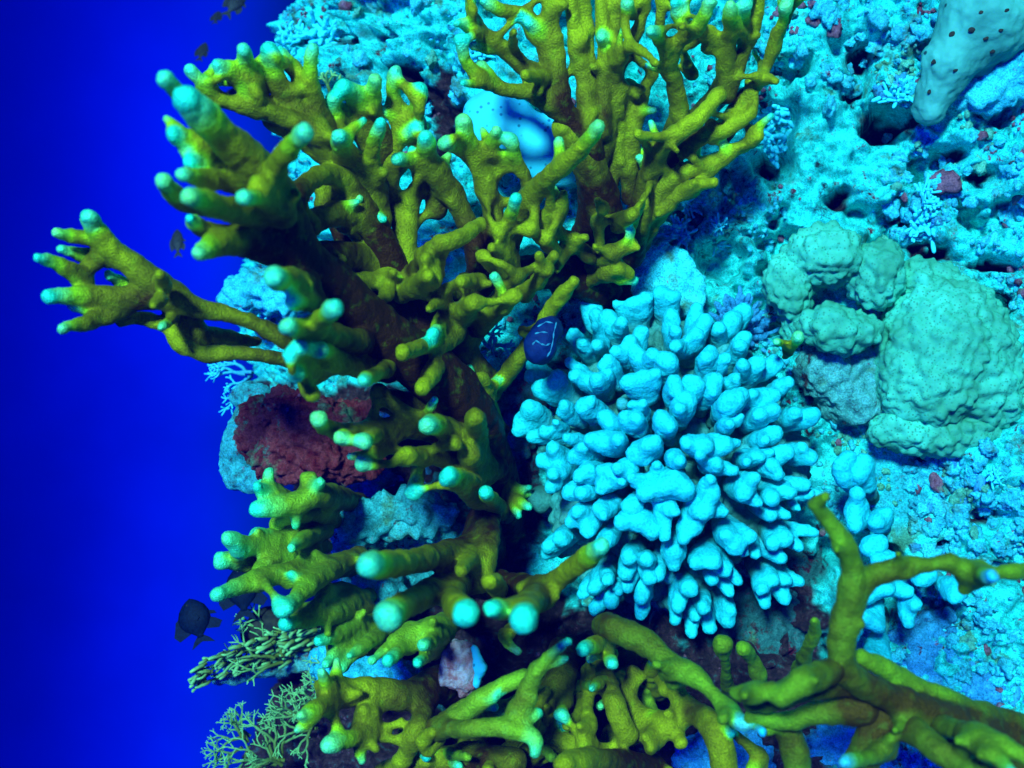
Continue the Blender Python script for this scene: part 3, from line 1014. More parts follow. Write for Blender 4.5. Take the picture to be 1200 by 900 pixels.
colony('fire_coral', 'dark green antler-like fire coral sweeping up from the lower right corner', (1130, 870, 150), [
 ('trunk', '''
  1260,900,30,140 1122,850,20,128 1042,817,17,125 991,787,16,122 985,746,14 998,701,14,120 1000,666,12 990,636,10.5 973,611,9 956,592,7,116
  1001,686,13,120 1031,672,11 1071,663,10.5 1111,660,9.5,120 1141,672,10 1176,670,8,122 1225,668,8,125
  1141,673,9,121 1162,675,7.5,114 t
  1137,671,8,121 1131,690,6,122
  1260,870,14,138 1150,835,11,130 1070,800,10,128 1010,770,9,126
  1250,915,16,136 1140,880,13,128 1060,845,11,125'''),
 ('branch', '''
  1002,797,18,125 951,801,16,124 911,816,13 881,826,9,127
  982,782,16,122 941,801,13,118 916,816,11,118
  902,806,6,119 876,811,7 860,813,5,121
  1012,831,18,126 961,836,13 921,846,11 881,841,9,129'''),
 ('branch', '''
  1032,841,19,127 1021,871,19 1001,915,19,127
  921,851,13,131 931,881,15 936,915,15,131
  1062,851,15,125 1101,881,13,120 1151,915,13
  1102,851,13,125 1151,861,9,116 1215,893,9,112
  1130,860,9,118 1165,885,7,113 1190,910,7,110 t
  1040,880,10,126 1010,890,9,122 990,893,8,119 t'''),
], M_FIREG, nubs=6, links=2)
colony('fire_coral', 'three short green fire coral stubs in the dark below the finger coral', (880, 800, 168), [
 ('stub', '856,830,9,170 852,800,7,160 850,778,5,152 846,755,10,147'),
 ('stub', '896,830,9,170 892,802,8,156 881,771,8 871,760,8,148'),
 ('stub', '935,800,10,160 942,770,8,142 955,740,7,136 955,727,6,133')], M_FIREG)

# loose fingers of the bottom thicket and of the dark hollow above it
def tangle(label, boxes, n, base, seed, mats):
    rr = random.Random(seed)
    t = thing('fire_coral', label, 'coral', P(*base), 'fire corals')
    for i in range(n):
        x0, y0, x1, y1 = rr.choice(boxes)
        x, y = rr.uniform(x0, x1), rr.uniform(y0, y1)
        an = rr.uniform(0, 6.283); L = rr.uniform(28, 62); r = rr.uniform(5, 8)
        bend = rr.uniform(-0.6, 0.6); d0 = rr.uniform(158, 164); d1 = d0 - rr.uniform(8, 16)
        line = ['%f,%f,%f,%f' % (x, y, r * 1.5, 178)]
        px_, py_ = x, y
        for k_ in range(4):
            u = k_ / 3
            line.append('%f,%f,%f,%f' % (px_, py_, r * (1.25 - 0.35 * u), d0 + (d1 - d0) * u))
            px_ += L / 3 * math.cos(an); py_ += L / 3 * math.sin(an); an += bend
        coral_part('finger', [' '.join(line) + rr.choice((' t', ''))], rr.choice(mats), t, h=0.003, rs=1.0, nubs=2, seed=seed * 50 + i)
tangle('tangled slim yellow-green fire coral fingers filling the bottom centre', [(560, 790, 800, 890), (430, 850, 620, 895)], 26, (640, 880, 182), 4, [M_FIRE, M_FIRE, M_FIREB])

# ------------------------------------------------------------------ pale finger corals
def finger_colony(label, centre, spread, dnear, dbase, clusters, group, curve=20, k=0.0044, core=(), filler=0):
    cx, cy = centre
    t = thing('finger_coral', label, 'coral', P(cx, cy, dbase), group)
    for cl in clusters.strip().splitlines():
        tips = [[float(q) for q in s.split(',')] for s in cl.split()]
        tips = [q for q in tips if len(q) >= 3]
        if not tips:
            continue
        mx = sum(q[0] for q in tips) / len(tips); my = sum(q[1] for q in tips) / len(tips)
        rmax = max(q[2] for q in tips)
        def dep(x, y):
            return dnear + curve * (((x - cx) / spread[0]) ** 2 + ((y - cy) / spread[1]) ** 2)
        dm = dep(mx, my)
        hub = (cx + 0.80 * (mx - cx), cy + 0.80 * (my - cy), dm + 2.2)
        mid = (cx + 0.70 * (mx - cx), cy + 0.70 * (my - cy), dm + 6)
        bas = (cx + 0.52 * (mx - cx), cy + 0.52 * (my - cy), dbase)
        sc = lambda r, d: r / F * d / 100
        caps = []
        hr = max(rmax * 0.74, 5.5)
        caps.append((P(*bas), P(*mid), sc(hr * 1.25, dbase), sc(hr * 1.05, dm)))
        caps.append((P(*mid), P(*hub), sc(hr * 1.05, dm), sc(hr, dm)))
        tp = []
        for q in tips:
            d = dep(q[0], q[1]) - random.uniform(0, 2.0)
            a, b = P(*hub), P(q[0], q[1], d)
            r = sc(q[2], d) * 0.93
            dist = np.linalg.norm(b - a)
            ra = min(r * 0.95, sc(hr, dm))
            m = a * 0.45 + b * 0.55 + np.array((0, 0.006 if dist > 0.03 else 0, 0))
            caps.append((a, m, ra, r * 0.98)); caps.append((m, b, r * 0.98, r))
            # little knobs along the finger, as on the living coral
            for _ in range(1):
                u = RNG.normal(size=3); u /= np.linalg.norm(u)
                if u[1] > 0: u[1] *= -1
                pb = m * 0.5 + b * 0.5 + u * r * 0.62
                caps.append((pb, pb + u * r * 0.1, r * 0.5, r * 0.42))
            tp.append(b)
        v, qd = sdf_mesh(caps, 0.003, k, ((0.0024, 60, 3, 3), (0.0009, 150, 'w', 4)))
        # pale towards the finger ends, greenish down in the colony
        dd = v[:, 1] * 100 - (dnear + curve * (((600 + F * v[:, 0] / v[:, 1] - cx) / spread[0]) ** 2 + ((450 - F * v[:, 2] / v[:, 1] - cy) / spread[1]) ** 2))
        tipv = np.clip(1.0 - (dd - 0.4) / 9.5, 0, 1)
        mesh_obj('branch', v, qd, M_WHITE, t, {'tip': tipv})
    if filler:
        cl = []
        for _ in range(filler):
            a_ = random.uniform(0, 6.283); rr_ = math.sqrt(random.random()) * 0.86
            cl.append((cx + spread[0] * 0.93 * rr_ * math.cos(a_), cy + spread[1] * 0.93 * rr_ * math.sin(a_), random.uniform(6.5, 10)))
        for fx, fy, fr in cl:
            rho2 = ((fx - cx) / spread[0]) ** 2 + ((fy - cy) / spread[1]) ** 2
            d1 = dnear + curve * rho2 + random.uniform(5, 9.0)
            tipp = P(fx, fy, d1); b0 = P(cx + 0.7 * (fx - cx), cy + 0.7 * (fy - cy), dbase)
            md = b0 * 0.35 + tipp * 0.65
            s1 = fr / F * d1 / 100
            caps = [(b0, md, s1 * 1.3, s1 * 1.15), (md, tipp, s1 * 1.15, s1)]
            for _ in range(3):
                u = RNG.normal(size=3); u /= np.linalg.norm(u); u[1] = -abs(u[1])
                pb = md * 0.3 + tipp * 0.7
                caps.append((pb, pb + u * s1 * 1.5, s1 * 0.7, s1 * 0.55))
            v, qd = sdf_mesh(caps, 0.0036, k, ((0.0024, 60, 2, 3),))
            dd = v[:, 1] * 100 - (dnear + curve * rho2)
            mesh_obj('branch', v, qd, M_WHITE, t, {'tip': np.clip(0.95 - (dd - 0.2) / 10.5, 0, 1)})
    if core:
        els = [(P(cx + a_ * spread[0], cy + b_ * spread[1], dnear + 17 + 14 * (a_ * a_ + b_ * b_)), tuple(np.array((c_, c_ * 0.7, c_)) * spread[0] / F * 1.6), np.eye(3)) for a_, b_, c_ in core]
        v, qd = sdf_mesh([], 0.0032, 0.008, ((0.012, 24, 3, 3), (0.009, 55, 'w', 6)), els)
        mesh_obj('base', v, qd, M_WHITE, t, {'tip': 0.26 + 0.25 * noise3(v, 30, 4)})
    return t

finger_colony('big pale blue-white finger coral with stubby knobbed branches in the centre', (785, 545), (205, 205), 146, 178, '''
695,351,8 683,358,5 697,382,6 700,405,8
671,392,9 682,402,8
698,368,9 713,372,10 728,378,8
752,389,9 738,400,9 722,412,8
743,412,9 765,416,9
714,421,7 706,430,6
785,424,10 774,420,7
786,370,9 791,388,7
741,356,9 757,350,9 722,356,6
775,345,11 790,349,8
792,405,9 815,393,10 827,376,9 816,362,9
842,385,10 858,374,11 872,365,12
873,396,9 868,406,8
834,414,9 828,420,7
850,420,8
870,428,9 888,426,10 908,425,10
862,443,8
838,446,11 834,458,7
816,451,11 806,447,6
625,427,9 622,440,8
655,441,9 647,452,9 632,456,10
621,478,11 612,492,10 605,506,7
660,475,6 656,484,5
652,495,5 638,506,7 624,512,8
668,425,7 673,441,8 700,445,10 712,437,7
735,449,10 755,443,9 768,439,7
683,478,10 692,470,7
708,488,7 714,497,6
733,490,10 745,490,8
753,473,6 738,475,4
775,489,10 785,500,7
790,447,8 793,458,7
804,469,11 795,478,8
850,476,10 860,469,11 869,463,10
895,466,11 882,462,8 908,463,8
905,480,10 890,487,8
923,448,8
932,485,9 953,487,10
869,487,5 855,497,7
910,508,8 897,516,7
692,515,9 708,519,10 724,515,9
672,535,9 682,524,7
648,524,9 636,540,10 648,556,9 645,572,7
664,513,6
668,577,10 682,577,10
704,573,9 703,550,6 716,556,5 728,565,5
690,552,9 678,560,8
745,533,11 757,522,8 770,517,7
736,552,8 724,548,6
804,519,9 825,523,11 848,521,10 862,519,5
787,535,5 797,541,7
755,578,11 780,570,13 803,575,12 792,559,7
734,592,6 743,598,5
708,605,6 700,596,6
727,612,10 748,612,12 764,622,10
676,600,9 690,622,9 668,612,8
642,641,9 658,632,11 640,650,6
712,634,8 700,645,8
832,562,7 834,580,10 824,600,12 812,618,10 800,632,8 850,600,6
862,640,12 878,629,9 850,627,9 872,647,6
884,560,9 872,578,10 888,590,6
905,545,8 922,530,9 912,556,7
925,577,10 944,568,8 905,584,10
940,524,6 950,537,9
876,541,6 892,536,6 904,530,5
903,605,8 922,604,5
920,630,11 905,637,8 936,641,7 955,624,6
887,650,7 915,654,8
963,583,7 950,580,5 935,596,4
738,652,10 733,672,9 736,688,8
757,655,10 762,678,9 750,702,9 751,720,8
770,675,8
712,680,8 696,690,9 682,697,7
697,715,8 716,707,8 725,695,5
790,647,10 791,662,9
815,660,10 836,658,11 850,668,9 865,681,7
835,680,8 855,695,7
808,690,11 795,712,9 792,726,8
811,741,8 815,722,8
832,736,9 824,712,9
853,728,9 856,716,7
893,690,9 905,678,9 922,680,7 938,682,6 920,702,8 896,708,7
820,533,6 842,545,6 860,552,6
770,545,7 790,600,8 740,560,7 780,630,7
''', 'pale finger corals', filler=36, core=[(0, 0, .42), (-.3, -.3, .36), (.3, -.3, .36), (-.35, .2, .34), (.35, .2, .34), (0, .45, .34), (0, -.5, .34), (.5, 0, .3), (-.5, -.1, .26)])

finger_colony('small shaded blue finger coral half hidden behind the antler-like fire coral', (1040, 640), (260, 260), 155, 182, '''
985,546,9 995,536,9 988,560,8
1012,541,11 1005,555,9
1004,578,8 1000,600,8 1002,618,8
1026,612,9 1038,602,8
1016,642,9 1030,638,8
1028,656,7 1044,657,6
1008,703,10 1020,692,9 1040,690,9 1062,694,8
1080,681,8 1090,672,7
1012,725,9 1030,735,8
1072,710,8 1065,730,7
1022,770,9 1034,782,10
1128,690,8 1118,700,7
1000,745,7 990,735,6
''', 'pale finger corals', 12)

# ------------------------------------------------------------------ massive corals, sponges, plates
I3 = np.eye(3)
def rotm(ax, deg):
    return np.array(Matrix.Rotation(R(deg), 3, ax))
def ell(x, y, d, rx, ry, rz, rot=None):
    """ellipsoid: pixel centre, depth cm, half sizes in px across, px up, px deep; rot = roll in the picture"""
    s = d / 100 / F
    m = rotm('Y', rot) if rot else I3
    return (P(x, y, d), (rx * s, rz * s, ry * s), m)

lobe = thing('lobe_coral', 'lumpy green boulder coral with swollen rounded lobes at the right edge', 'coral', P(1050, 420, 176))
NL = ((0.007, 30, 4, 4), (0.0055, 70, 'w', 2), (0.0022, 160, 2, 7))
for spec_ in [
    [ell(968, 300, 164, 40, 36, 40), ell(944, 308, 166, 30, 30, 36)],
    [ell(926, 334, 166, 27, 40, 34, -12), ell(934, 378, 168, 17, 26, 28)],
    [ell(1030, 318, 164, 32, 38, 40), ell(1024, 340, 164, 26, 22, 34)],
    [ell(1073, 328, 166, 24, 26, 34), ell(1100, 334, 167, 26, 24, 34)],
    [ell(975, 384, 161, 36, 29, 32, 8), ell(1008, 388, 162, 26, 22, 28)],
    [ell(1108, 400, 165, 74, 78, 66), ell(1090, 445, 164, 62, 58, 58), ell(1150, 440, 166, 48, 70, 54), ell(1060, 400, 166, 32, 44, 44)],
    [ell(1080, 508, 165, 64, 26, 36, 6), ell(1130, 500, 166, 42, 24, 36)],
    [ell(1180, 440, 168, 22, 46, 36)],
]:
    v, q = sdf_mesh([], 0.0032, 0.006, NL, spec_)
    mesh_obj('lobe', v, q, M_LOBE, lobe)
v, q = sdf_mesh([], 0.0032, 0.006, ((0.009, 40, 4, 8), (0.004, 90, 'w', 4)), [ell(968, 436, 167, 34, 34, 34), ell(995, 468, 168, 44, 28, 34, 25), ell(1012, 430, 167, 26, 26, 26)])
o = mesh_obj('dead_patch', v, q, M_LOBEDEAD, lobe)
o['label'] = 'rough dead brownish patch on the lower left of the boulder coral'

# dotted pale plate coral behind the fire coral fan
v, q = sdf_mesh([], 0.003, 0.006, ((0.004, 18, 3, 2),), [
    ell(590, 150, 166, 42, 42, 14, 14), ell(640, 172, 166, 52, 38, 14, -10), ell(672, 150, 167, 30, 26, 12), ell(572, 135, 167, 26, 28, 12),
    ell(665, 195, 168, 40, 22, 14, -20)])
tag(mesh_obj('plate_coral', v, q, M_PLATE), 'smooth pale blue plate coral with dark dots behind the fire coral fan', 'coral', None)
# smooth white patch under the fan
v, q = sdf_mesh([], 0.003, 0.006, ((0.016, 20, 4, 12), (0.005, 70, 3, 5)), [ell(778, 318, 170, 30, 32, 8, 10), ell(802, 338, 169, 26, 20, 8), ell(764, 348, 169, 18, 30, 8), ell(790, 352, 169, 34, 14, 8)])
tag(mesh_obj('plate_coral', v, q, M_SAND), 'bare bright blue-white coral patch beside the trunk of the tall fan', 'coral', None)

# grey-green sponge, upper right
pores = [(1173, 35), (1139, 35), (1155, 45), (1095, 72), (1090, 107), (1116, 40), (1180, 12), (1150, 14), (1163, 60), (1120, 82)]
v, q = sdf_mesh([(P(1088, 124, 166), P(1112, 72, 164), 0.024, 0.030), (P(1112, 72, 164), P(1150, 22, 164), 0.032, 0.046), (P(1150, 22, 164), P(1215, -20, 166), 0.048, 0.056),
                 (P(1150, 40, 165), P(1205, 20, 166), 0.034, 0.04), (P(1105, 100, 168), P(1150, 70, 168), 0.022, 0.03)],
                0.003, 0.006, ((0.010, 16, 4, 3), (0.0022, 80, 3, 6)))
SPG = tag(mesh_obj('tube_sponge', v, q, M_SPONGE), 'smooth grey-green sponge with dark pores in the upper right corner', 'sponge')
bv = BVHTree.FromPolygons([tuple(x) for x in v], [tuple(int(y) for y in x) for x in q])
for x, y in pores:
    d_ = Vector(((x - 600) / F, 1, (450 - y) / F)).normalized()
    hit = bv.ray_cast(Vector((0, 0, 0)), d_)[0]
    if hit is not None:
        r_ = random.uniform(0.0026, 0.0045)
        v2, q2 = sdf_mesh([], 0.0008, 0.001, ((0.0006, 200, 2, 3),), [(np.array(hit), (r_ * 1.25, r_ * 0.35, r_ * 0.85), rotm('Y', -25))])
        sub_part(mesh_obj('pore', v2, q2, M_DARKBR), SPG)
v, q = sdf_mesh([(P(1140, 105, 168), P(1215, 75, 168), 0.030, 0.04)], 0.0032, 0.006, ((0.016, 26, 4, 5), (0.008, 60, 'w', 3)))
o = mesh_obj('ledge', v, q, M_STONE[0], REEF)

M_RUB = reef_material('grey_teal_rubble', (0.04, 0.42, 0.42), (0.05, 0.20, 0.21), (0.05, 0.025, 0.03), (0.18, 0.04, 0.05), 0.60)
# crimson sponge at the edge of the drop
red = thing('crimson_sponge', 'ragged dark crimson sponge with a hollow at the edge of the blue water', 'sponge', P(360, 530, 190))
v, q = sdf_mesh([], 0.0028, 0.005, ((0.010, 34, 4, 5), (0.006, 90, 'w', 8), (0.003, 170, 2, 9)), [
    ell(330, 478, 172, 26, 22, 26), ell(362, 486, 170, 30, 26, 30), ell(400, 500, 171, 30, 24, 28), ell(436, 492, 174, 34, 24, 26), ell(345, 515, 169, 32, 26, 30), ell(380, 535, 168, 32, 26, 30),
    ell(416, 540, 170, 30, 26, 28), ell(318, 535, 171, 28, 26, 28), ell(352, 548, 170, 34, 20, 26), ell(300, 505, 175, 24, 36, 24), ell(385, 512, 176, 70, 44, 26)],
    [(P(306, 488, 169), 0.026), (P(398, 518, 164), 0.014)])
mesh_obj('body', v, q, M_RED, red)
v, q = sdf_mesh([], 0.003, 0.007, ((0.010, 34, 4, 6),), [ell(280, 520, 177, 18, 48, 26, 10), ell(312, 558, 176, 44, 16, 26, -8), ell(300, 466, 182, 30, 16, 26)])
o = mesh_obj('encrusted_rim', v, q, M_RUB, red)
# mottled dead rock lumps in the lower middle, dark ones with shade painted in
for nm, els, mt, cuts in [
    ('rock', [ell(430, 618, 168, 40, 26, 30), ell(485, 602, 168, 50, 26, 30), ell(408, 660, 170, 24, 50, 30), ell(440, 705, 170, 36, 40, 30), ell(520, 625, 172, 30, 22, 26), ell(490, 660, 176, 50, 40, 30)], M_RUB, [(P(424, 636, 158.5), 0.024), (P(474, 690, 165), 0.022)]),
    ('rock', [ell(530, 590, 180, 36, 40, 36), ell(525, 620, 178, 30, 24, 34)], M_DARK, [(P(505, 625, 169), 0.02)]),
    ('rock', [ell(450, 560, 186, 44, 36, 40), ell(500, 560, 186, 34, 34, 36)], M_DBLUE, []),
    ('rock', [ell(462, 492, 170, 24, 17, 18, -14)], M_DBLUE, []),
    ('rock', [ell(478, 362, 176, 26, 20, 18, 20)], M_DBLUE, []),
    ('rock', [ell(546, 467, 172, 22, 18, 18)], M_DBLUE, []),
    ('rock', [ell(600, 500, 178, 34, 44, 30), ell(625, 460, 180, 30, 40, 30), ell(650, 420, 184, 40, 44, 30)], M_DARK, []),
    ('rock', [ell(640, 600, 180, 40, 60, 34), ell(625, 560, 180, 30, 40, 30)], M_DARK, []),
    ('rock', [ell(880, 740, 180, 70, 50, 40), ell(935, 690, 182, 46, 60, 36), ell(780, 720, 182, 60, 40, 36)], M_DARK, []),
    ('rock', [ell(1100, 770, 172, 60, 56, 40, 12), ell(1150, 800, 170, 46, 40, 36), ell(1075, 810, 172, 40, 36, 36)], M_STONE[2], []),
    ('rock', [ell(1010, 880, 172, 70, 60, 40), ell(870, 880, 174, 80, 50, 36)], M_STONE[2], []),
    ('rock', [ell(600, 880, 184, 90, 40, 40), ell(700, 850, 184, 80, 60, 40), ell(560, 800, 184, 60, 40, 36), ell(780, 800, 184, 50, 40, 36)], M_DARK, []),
    ('rock', [ell(440, 790, 178, 50, 28, 30), ell(400, 780, 182, 36, 36, 30)], M_STONE[0], []),
    ('rock', [ell(420, 370, 182, 50, 30, 24), ell(300, 345, 190, 40, 26, 30), ell(345, 345, 186, 40, 26, 30)], M_STONE[0], []),
]:
    v, q = sdf_mesh([], 0.004, 0.007, ((0.015, 26, 5, 5), (0.009, 62, 'w', 8)), els, cuts)
    mesh_obj(nm, v, q, mt, REEF)

# pink shell
pk = thing('pink_shell', 'upright pinkish furrowed shell wedged among the bottom fire corals', 'shell', P(540, 810, 170))
v, q = sdf_mesh([], 0.0026, 0.005, ((0.006, 60, 3, 4), (0.003, 140, 2, 5)), [ell(536, 778, 152, 21, 30, 13, 18), ell(545, 792, 152, 16, 26, 12, -6)])
mesh_obj('shell_body', v, q, M_PINK, pk)
v, q = sdf_mesh([(P(556, 760, 150), P(563, 782, 149.5), 0.004, 0.006), (P(563, 782, 149.5), P(558, 802, 150), 0.006, 0.004)], 0.0022, 0.003, ((0.002, 80, 3, 4),))
mesh_obj('shell_lip', v, q, M_PLATE, pk)

# navy tunicate with pale veins
tn = thing('sea_squirt', 'glossy dark navy oval sea squirt with pale veins beside the finger coral', 'sea squirt', P(640, 400, 168))
v, q = sdf_mesh([], 0.002, 0.004, ((0.004, 45, 3, 4),), [ell(637, 399, 149, 17, 25, 17, 16), ell(644, 386, 150, 17, 15, 16), ell(632, 410, 149, 14, 14, 15)])
body = mesh_obj('body', v, q, M_TUNIC, tn)
bv = BVHTree.FromPolygons([tuple(x) for x in v], [tuple(int(y) for y in x) for x in q])
for line in [((627, 391), (635, 389), (643, 390)), ((652, 378), (649, 390), (648, 400), (645, 412), (640, 420)), ((624, 404), (628, 399), (634, 403), (640, 405), (646, 402)), ((630, 383), (640, 377), (650, 379))]:
    pts = []
    for i in range(len(line) - 1):
        for s_ in range(6):
            a, b = line[i], line[i + 1]
            x = a[0] + (b[0] - a[0]) * s_ / 6; y = a[1] + (b[1] - a[1]) * s_ / 6
            d_ = Vector(((x - 600) / F, 1, (450 - y) / F)).normalized()
            hit = bv.ray_cast(Vector((0, 0, 0)), d_)[0]
            if hit is not None:
                pts.append(np.array(hit))
    if len(pts) > 2:
        vs, fs, at = [], [], []
        tube(vs, fs, at, pts, [0.0008 + 0.0005 * math.sin(i) for i in range(len(pts))], 5)
        sub_part(pymesh('vein', vs, fs, M_VEIN), body)

# dark round sponge among the lace corals
v, q = sdf_mesh([], 0.003, 0.006, ((0.004, 30, 3, 2),), [ell(318, 736, 186, 30, 24, 24), ell(350, 745, 188, 26, 20, 22), ell(300, 745, 190, 20, 16, 16)])
tag(mesh_obj('dark_sponge', v, q, M_DARKBR), 'dark brown rounded sponge behind the lace coral at lower left', 'sponge')

# ------------------------------------------------------------------ lace corals and polyp tufts
def lace(label, root, fan_dir, n_prim, length, rad, depth_gen, mat, spreadd=70, flat=0.35, seed=1, lenvar=0.25):
    rr = random.Random(seed)
    x0, y0, d0 = root
    t = thing('lace_coral', label, 'coral', P(x0, y0, d0), 'lace corals')
    s = d0 / 100 / F
    def grow(vs, fs, at, p, ang, tilt, L, r, lev):
        n = 5
        pts, rads = [p], [r]
        for i in range(n):
            ang += rr.uniform(-17, 17); tilt += rr.uniform(-12, 12)
            dv = np.array((math.cos(R(ang)) * math.cos(R(tilt)), math.sin(R(tilt)), math.sin(R(ang)) * math.cos(R(tilt))))
            pts.append(pts[-1] + dv * L / n)
            rads.append(r * (1 - 0.22 * (i + 1) / n))
        a0 = lev / (depth_gen + 1); a1 = (lev + 1) / (depth_gen + 1)
        tube(vs, fs, at, pts, rads, 6, a0, a1)
        if lev < depth_gen:
            k = rr.choice((2, 2, 3))
            for j in range(k):
                sp = (j - (k - 1) / 2) * rr.uniform(38, 58) + rr.uniform(-8, 8)
                grow(vs, fs, at, pts[rr.choice((-1, -1, -2))], ang + sp, tilt + rr.uniform(-25, 25) * flat * 2, L * rr.uniform(0.62, 0.85), rads[-1] * 0.92, lev + 1)
    for i in range(n_prim):
        a = fan_dir + (i / max(n_prim - 1, 1) - 0.5) * spreadd
        vs, fs, at = [], [], []
        p = P(x0, y0, d0) + np.array((rr.uniform(-1, 1), rr.uniform(-1, 1) * 1.2, rr.uniform(-1, 1))) * 6 * s
        grow(vs, fs, at, p, a + rr.uniform(-6, 6), rr.uniform(-40, 25) * flat, length * s * rr.uniform(1 - lenvar, 1 + lenvar), rad * s, 0)
        pymesh('branch', vs, fs, mat, t, {'tip': at})
    return t
lace('thin pale blue lace coral hanging over the water above the crimson sponge', (292, 435, 196), 188, 5, 22, 2.4, 3, M_LACEC, 80, 0.4, 3)
lace('small tangled pale lace coral beside the trailing fire coral arm', (322, 348, 192), 170, 6, 14, 2.6, 3, M_LACEC, 120, 0.5, 5)
lace('wispy open green lace coral just right of the black fish', (328, 770, 184), 140, 5, 24, 2.3, 3, M_LACEG, 90, 0.4, 8)
lace('looping green lace coral at the bottom left corner of the reef', (330, 890, 184), 150, 7, 22, 2.5, 4, M_LACEG, 110, 0.5, 12)
lace('crowded green lace coral below the swept finger thicket', (372, 850, 182), 165, 6, 20, 2.4, 4, M_LACEG, 140, 0.5, 17)
lace('small yellow-green lace coral between the fan branches at upper left', (393, 112, 186), 70, 4, 13, 2.6, 2, M_LACEG, 110, 0.5, 21)
lace('short cyan lace coral at the foot of the thin fire coral bar', (575, 410, 168), 120, 6, 13, 3.0, 2, M_LACEC, 200, 0.6, 23)

lace('dense green lace coral tuft filling the lower left reef edge', (400, 800, 180), 150, 7, 17, 2.4, 4, M_LACEG, 150, 0.6, 31)
lace('low green lace coral spray at the very bottom left', (290, 870, 186), 170, 6, 17, 2.3, 4, M_LACEG, 130, 0.5, 37)
# a thicket of thin swept fingers (lower left)
th = thing('thicket_coral', 'dense fan of thin swept green fingers below the black fish', 'coral', P(370, 770, 186), 'lace corals')
rr = random.Random(5)
for i in range(170):
    u = rr.random(); vv = rr.random()
    x = 385 - 150 * u; y = 742 + 45 * u + (vv - 0.5) * (44 - 14 * u)
    L = rr.uniform(9, 24)
    ang = R(180 + 20 + rr.uniform(-24, 24))
    d = 182 + 6 * vv + rr.uniform(-2, 2)
    s = d / 100 / F
    p = P(x, y, d)
    pts = [p]
    for k_ in range(5):
        dv = np.array((math.cos(ang), rr.uniform(-0.3, 0.1), math.sin(ang)))
        pts.append(pts[-1] + dv * L * s / 5)
        ang += R(rr.uniform(-20, 16))
    vs, fs, at = [], [], []
    r0 = rr.uniform(1.5, 2.8) * s
    tube(vs, fs, at, pts, [r0, r0 * 1.05, r0, r0, r0 * .95, r0 * .85], 6)
    pymesh('finger', vs, fs, M_LACEG, th, {'tip': at})
v, q = sdf_mesh([], 0.0034, 0.006, ((0.008, 40, 3, 2),), [ell(340, 772, 191, 60, 16, 22, -14), ell(390, 765, 189, 40, 22, 26), ell(285, 790, 193, 36, 8, 14, -14)])
mesh_obj('base', v, q, M_LOBEDEAD, th)

def tuft(label, x, y, rad, n, seed, mat=M_POLYP, group='pale polyp tufts', leng=1.0):
    rr = random.Random(seed)
    h, nn = on_reef(x, y)
    if h is None:
        return
    d = h[1] * 100 - 1.0
    s = d / 100 / F
    c = P(x, y, d)
    t = thing('polyp_tuft', label, 'coral', c, group)
    nn = nn * 0.5 + np.array((0, -0.8, 0.1)); nn /= np.linalg.norm(nn)
    a = np.cross(nn, (0, 0, 1.0)); a /= np.linalg.norm(a); b = np.cross(nn, a)
    n = int(n * 1.8)
    for g in range(n):
        an = g * 2.39996; rd = math.sqrt((g + 0.5) / n)
        dv = nn * (1.15 - 0.75 * rd) + (a * math.cos(an) + b * math.sin(an)) * rd
        dv /= np.linalg.norm(dv)
        L = rad * s * rr.uniform(0.40, 0.95) * leng
        r = rad * s * rr.uniform(0.055, 0.10)
        vs, fs, at = [], [], []
        p0 = c - nn * rad * s * 0.1 + (a * rr.uniform(-1, 1) + b * rr.uniform(-1, 1)) * rad * s * 0.42
        j1 = np.array((rr.uniform(-1, 1), rr.uniform(-1, 1), rr.uniform(-1, 1))) * L * 0.14
        tube(vs, fs, at, [p0, p0 + dv * L * 0.5 + j1 * 0.4, p0 + dv * L * 0.8 + j1, p0 + dv * L + j1 * 1.6], [r * 0.8, r * 0.9, r * 1.2, r * 0.9], 6)
        pymesh('polyp', vs, fs, mat, t, {'tip': at})
for i, (lb, x, y, rd, n) in enumerate([
    ('pale polyp tuft between two dark hollows at the right edge', 1082, 262, 28, 26),
    ('smaller pale polyp tuft just above the right-hand tuft', 1088, 232, 22, 18),
    ('pale polyp tuft left of the grey sponge tip', 1052, 108, 26, 24),
    ('large pale polyp tuft against the right side of the fan', 912, 128, 30, 30),
    ('second pale polyp tuft below the one beside the fan', 905, 168, 28, 26),
    ('small white polyp tuft under the lowest fan branch', 808, 242, 16, 16),
    ('wider white polyp tuft beside the fan trunk', 796, 272, 22, 22),
    ('star-like white polyp tuft below the pink pebble', 843, 263, 13, 12),
    ('tiny white polyp tuft next to the crimson patch', 842, 290, 13, 10),
    ('feathery pale tuft on the rock at the far upper left', 378, 40, 30, 30),
    ('pale tuft at the top left crest of the reef', 340, 48, 24, 24),
    ('cyan tuft on the rock edge behind the trailing arm', 265, 342, 20, 22),
    ('pale tuft in front of the dark cave behind the fan', 560, 60, 24, 24),
    ('blue-white tuft on the shaded rock at lower right', 1120, 745, 18, 16),
    ('pale tuft at the lower left crest of the reef', 310, 830, 26, 26),
    ('blue-white tuft above the pebbles at the right edge', 1165, 560, 16, 14),
]):
    tuft(lb, x, y, rd, n, 40 + i)
# hair-thin blue tuft behind the finger coral
tuft('fine blue hairy tuft between the finger coral and the boulder coral', 868, 385, 38, 90, 77, M_STONE[2], 'hairy tufts', 1.1)
# small olive sprig at the foot of the boulder coral
colony('fire_coral', 'tiny olive sprig with pale tips at the foot of the boulder coral', (925, 415, 164), [('branch', '''
  920,418,4,164 930,404,5,157 936,395,5,153 t
  925,410,4,162 916,402,4,157 910,400,5,154 t''')], M_FIRE, h=0.0018)

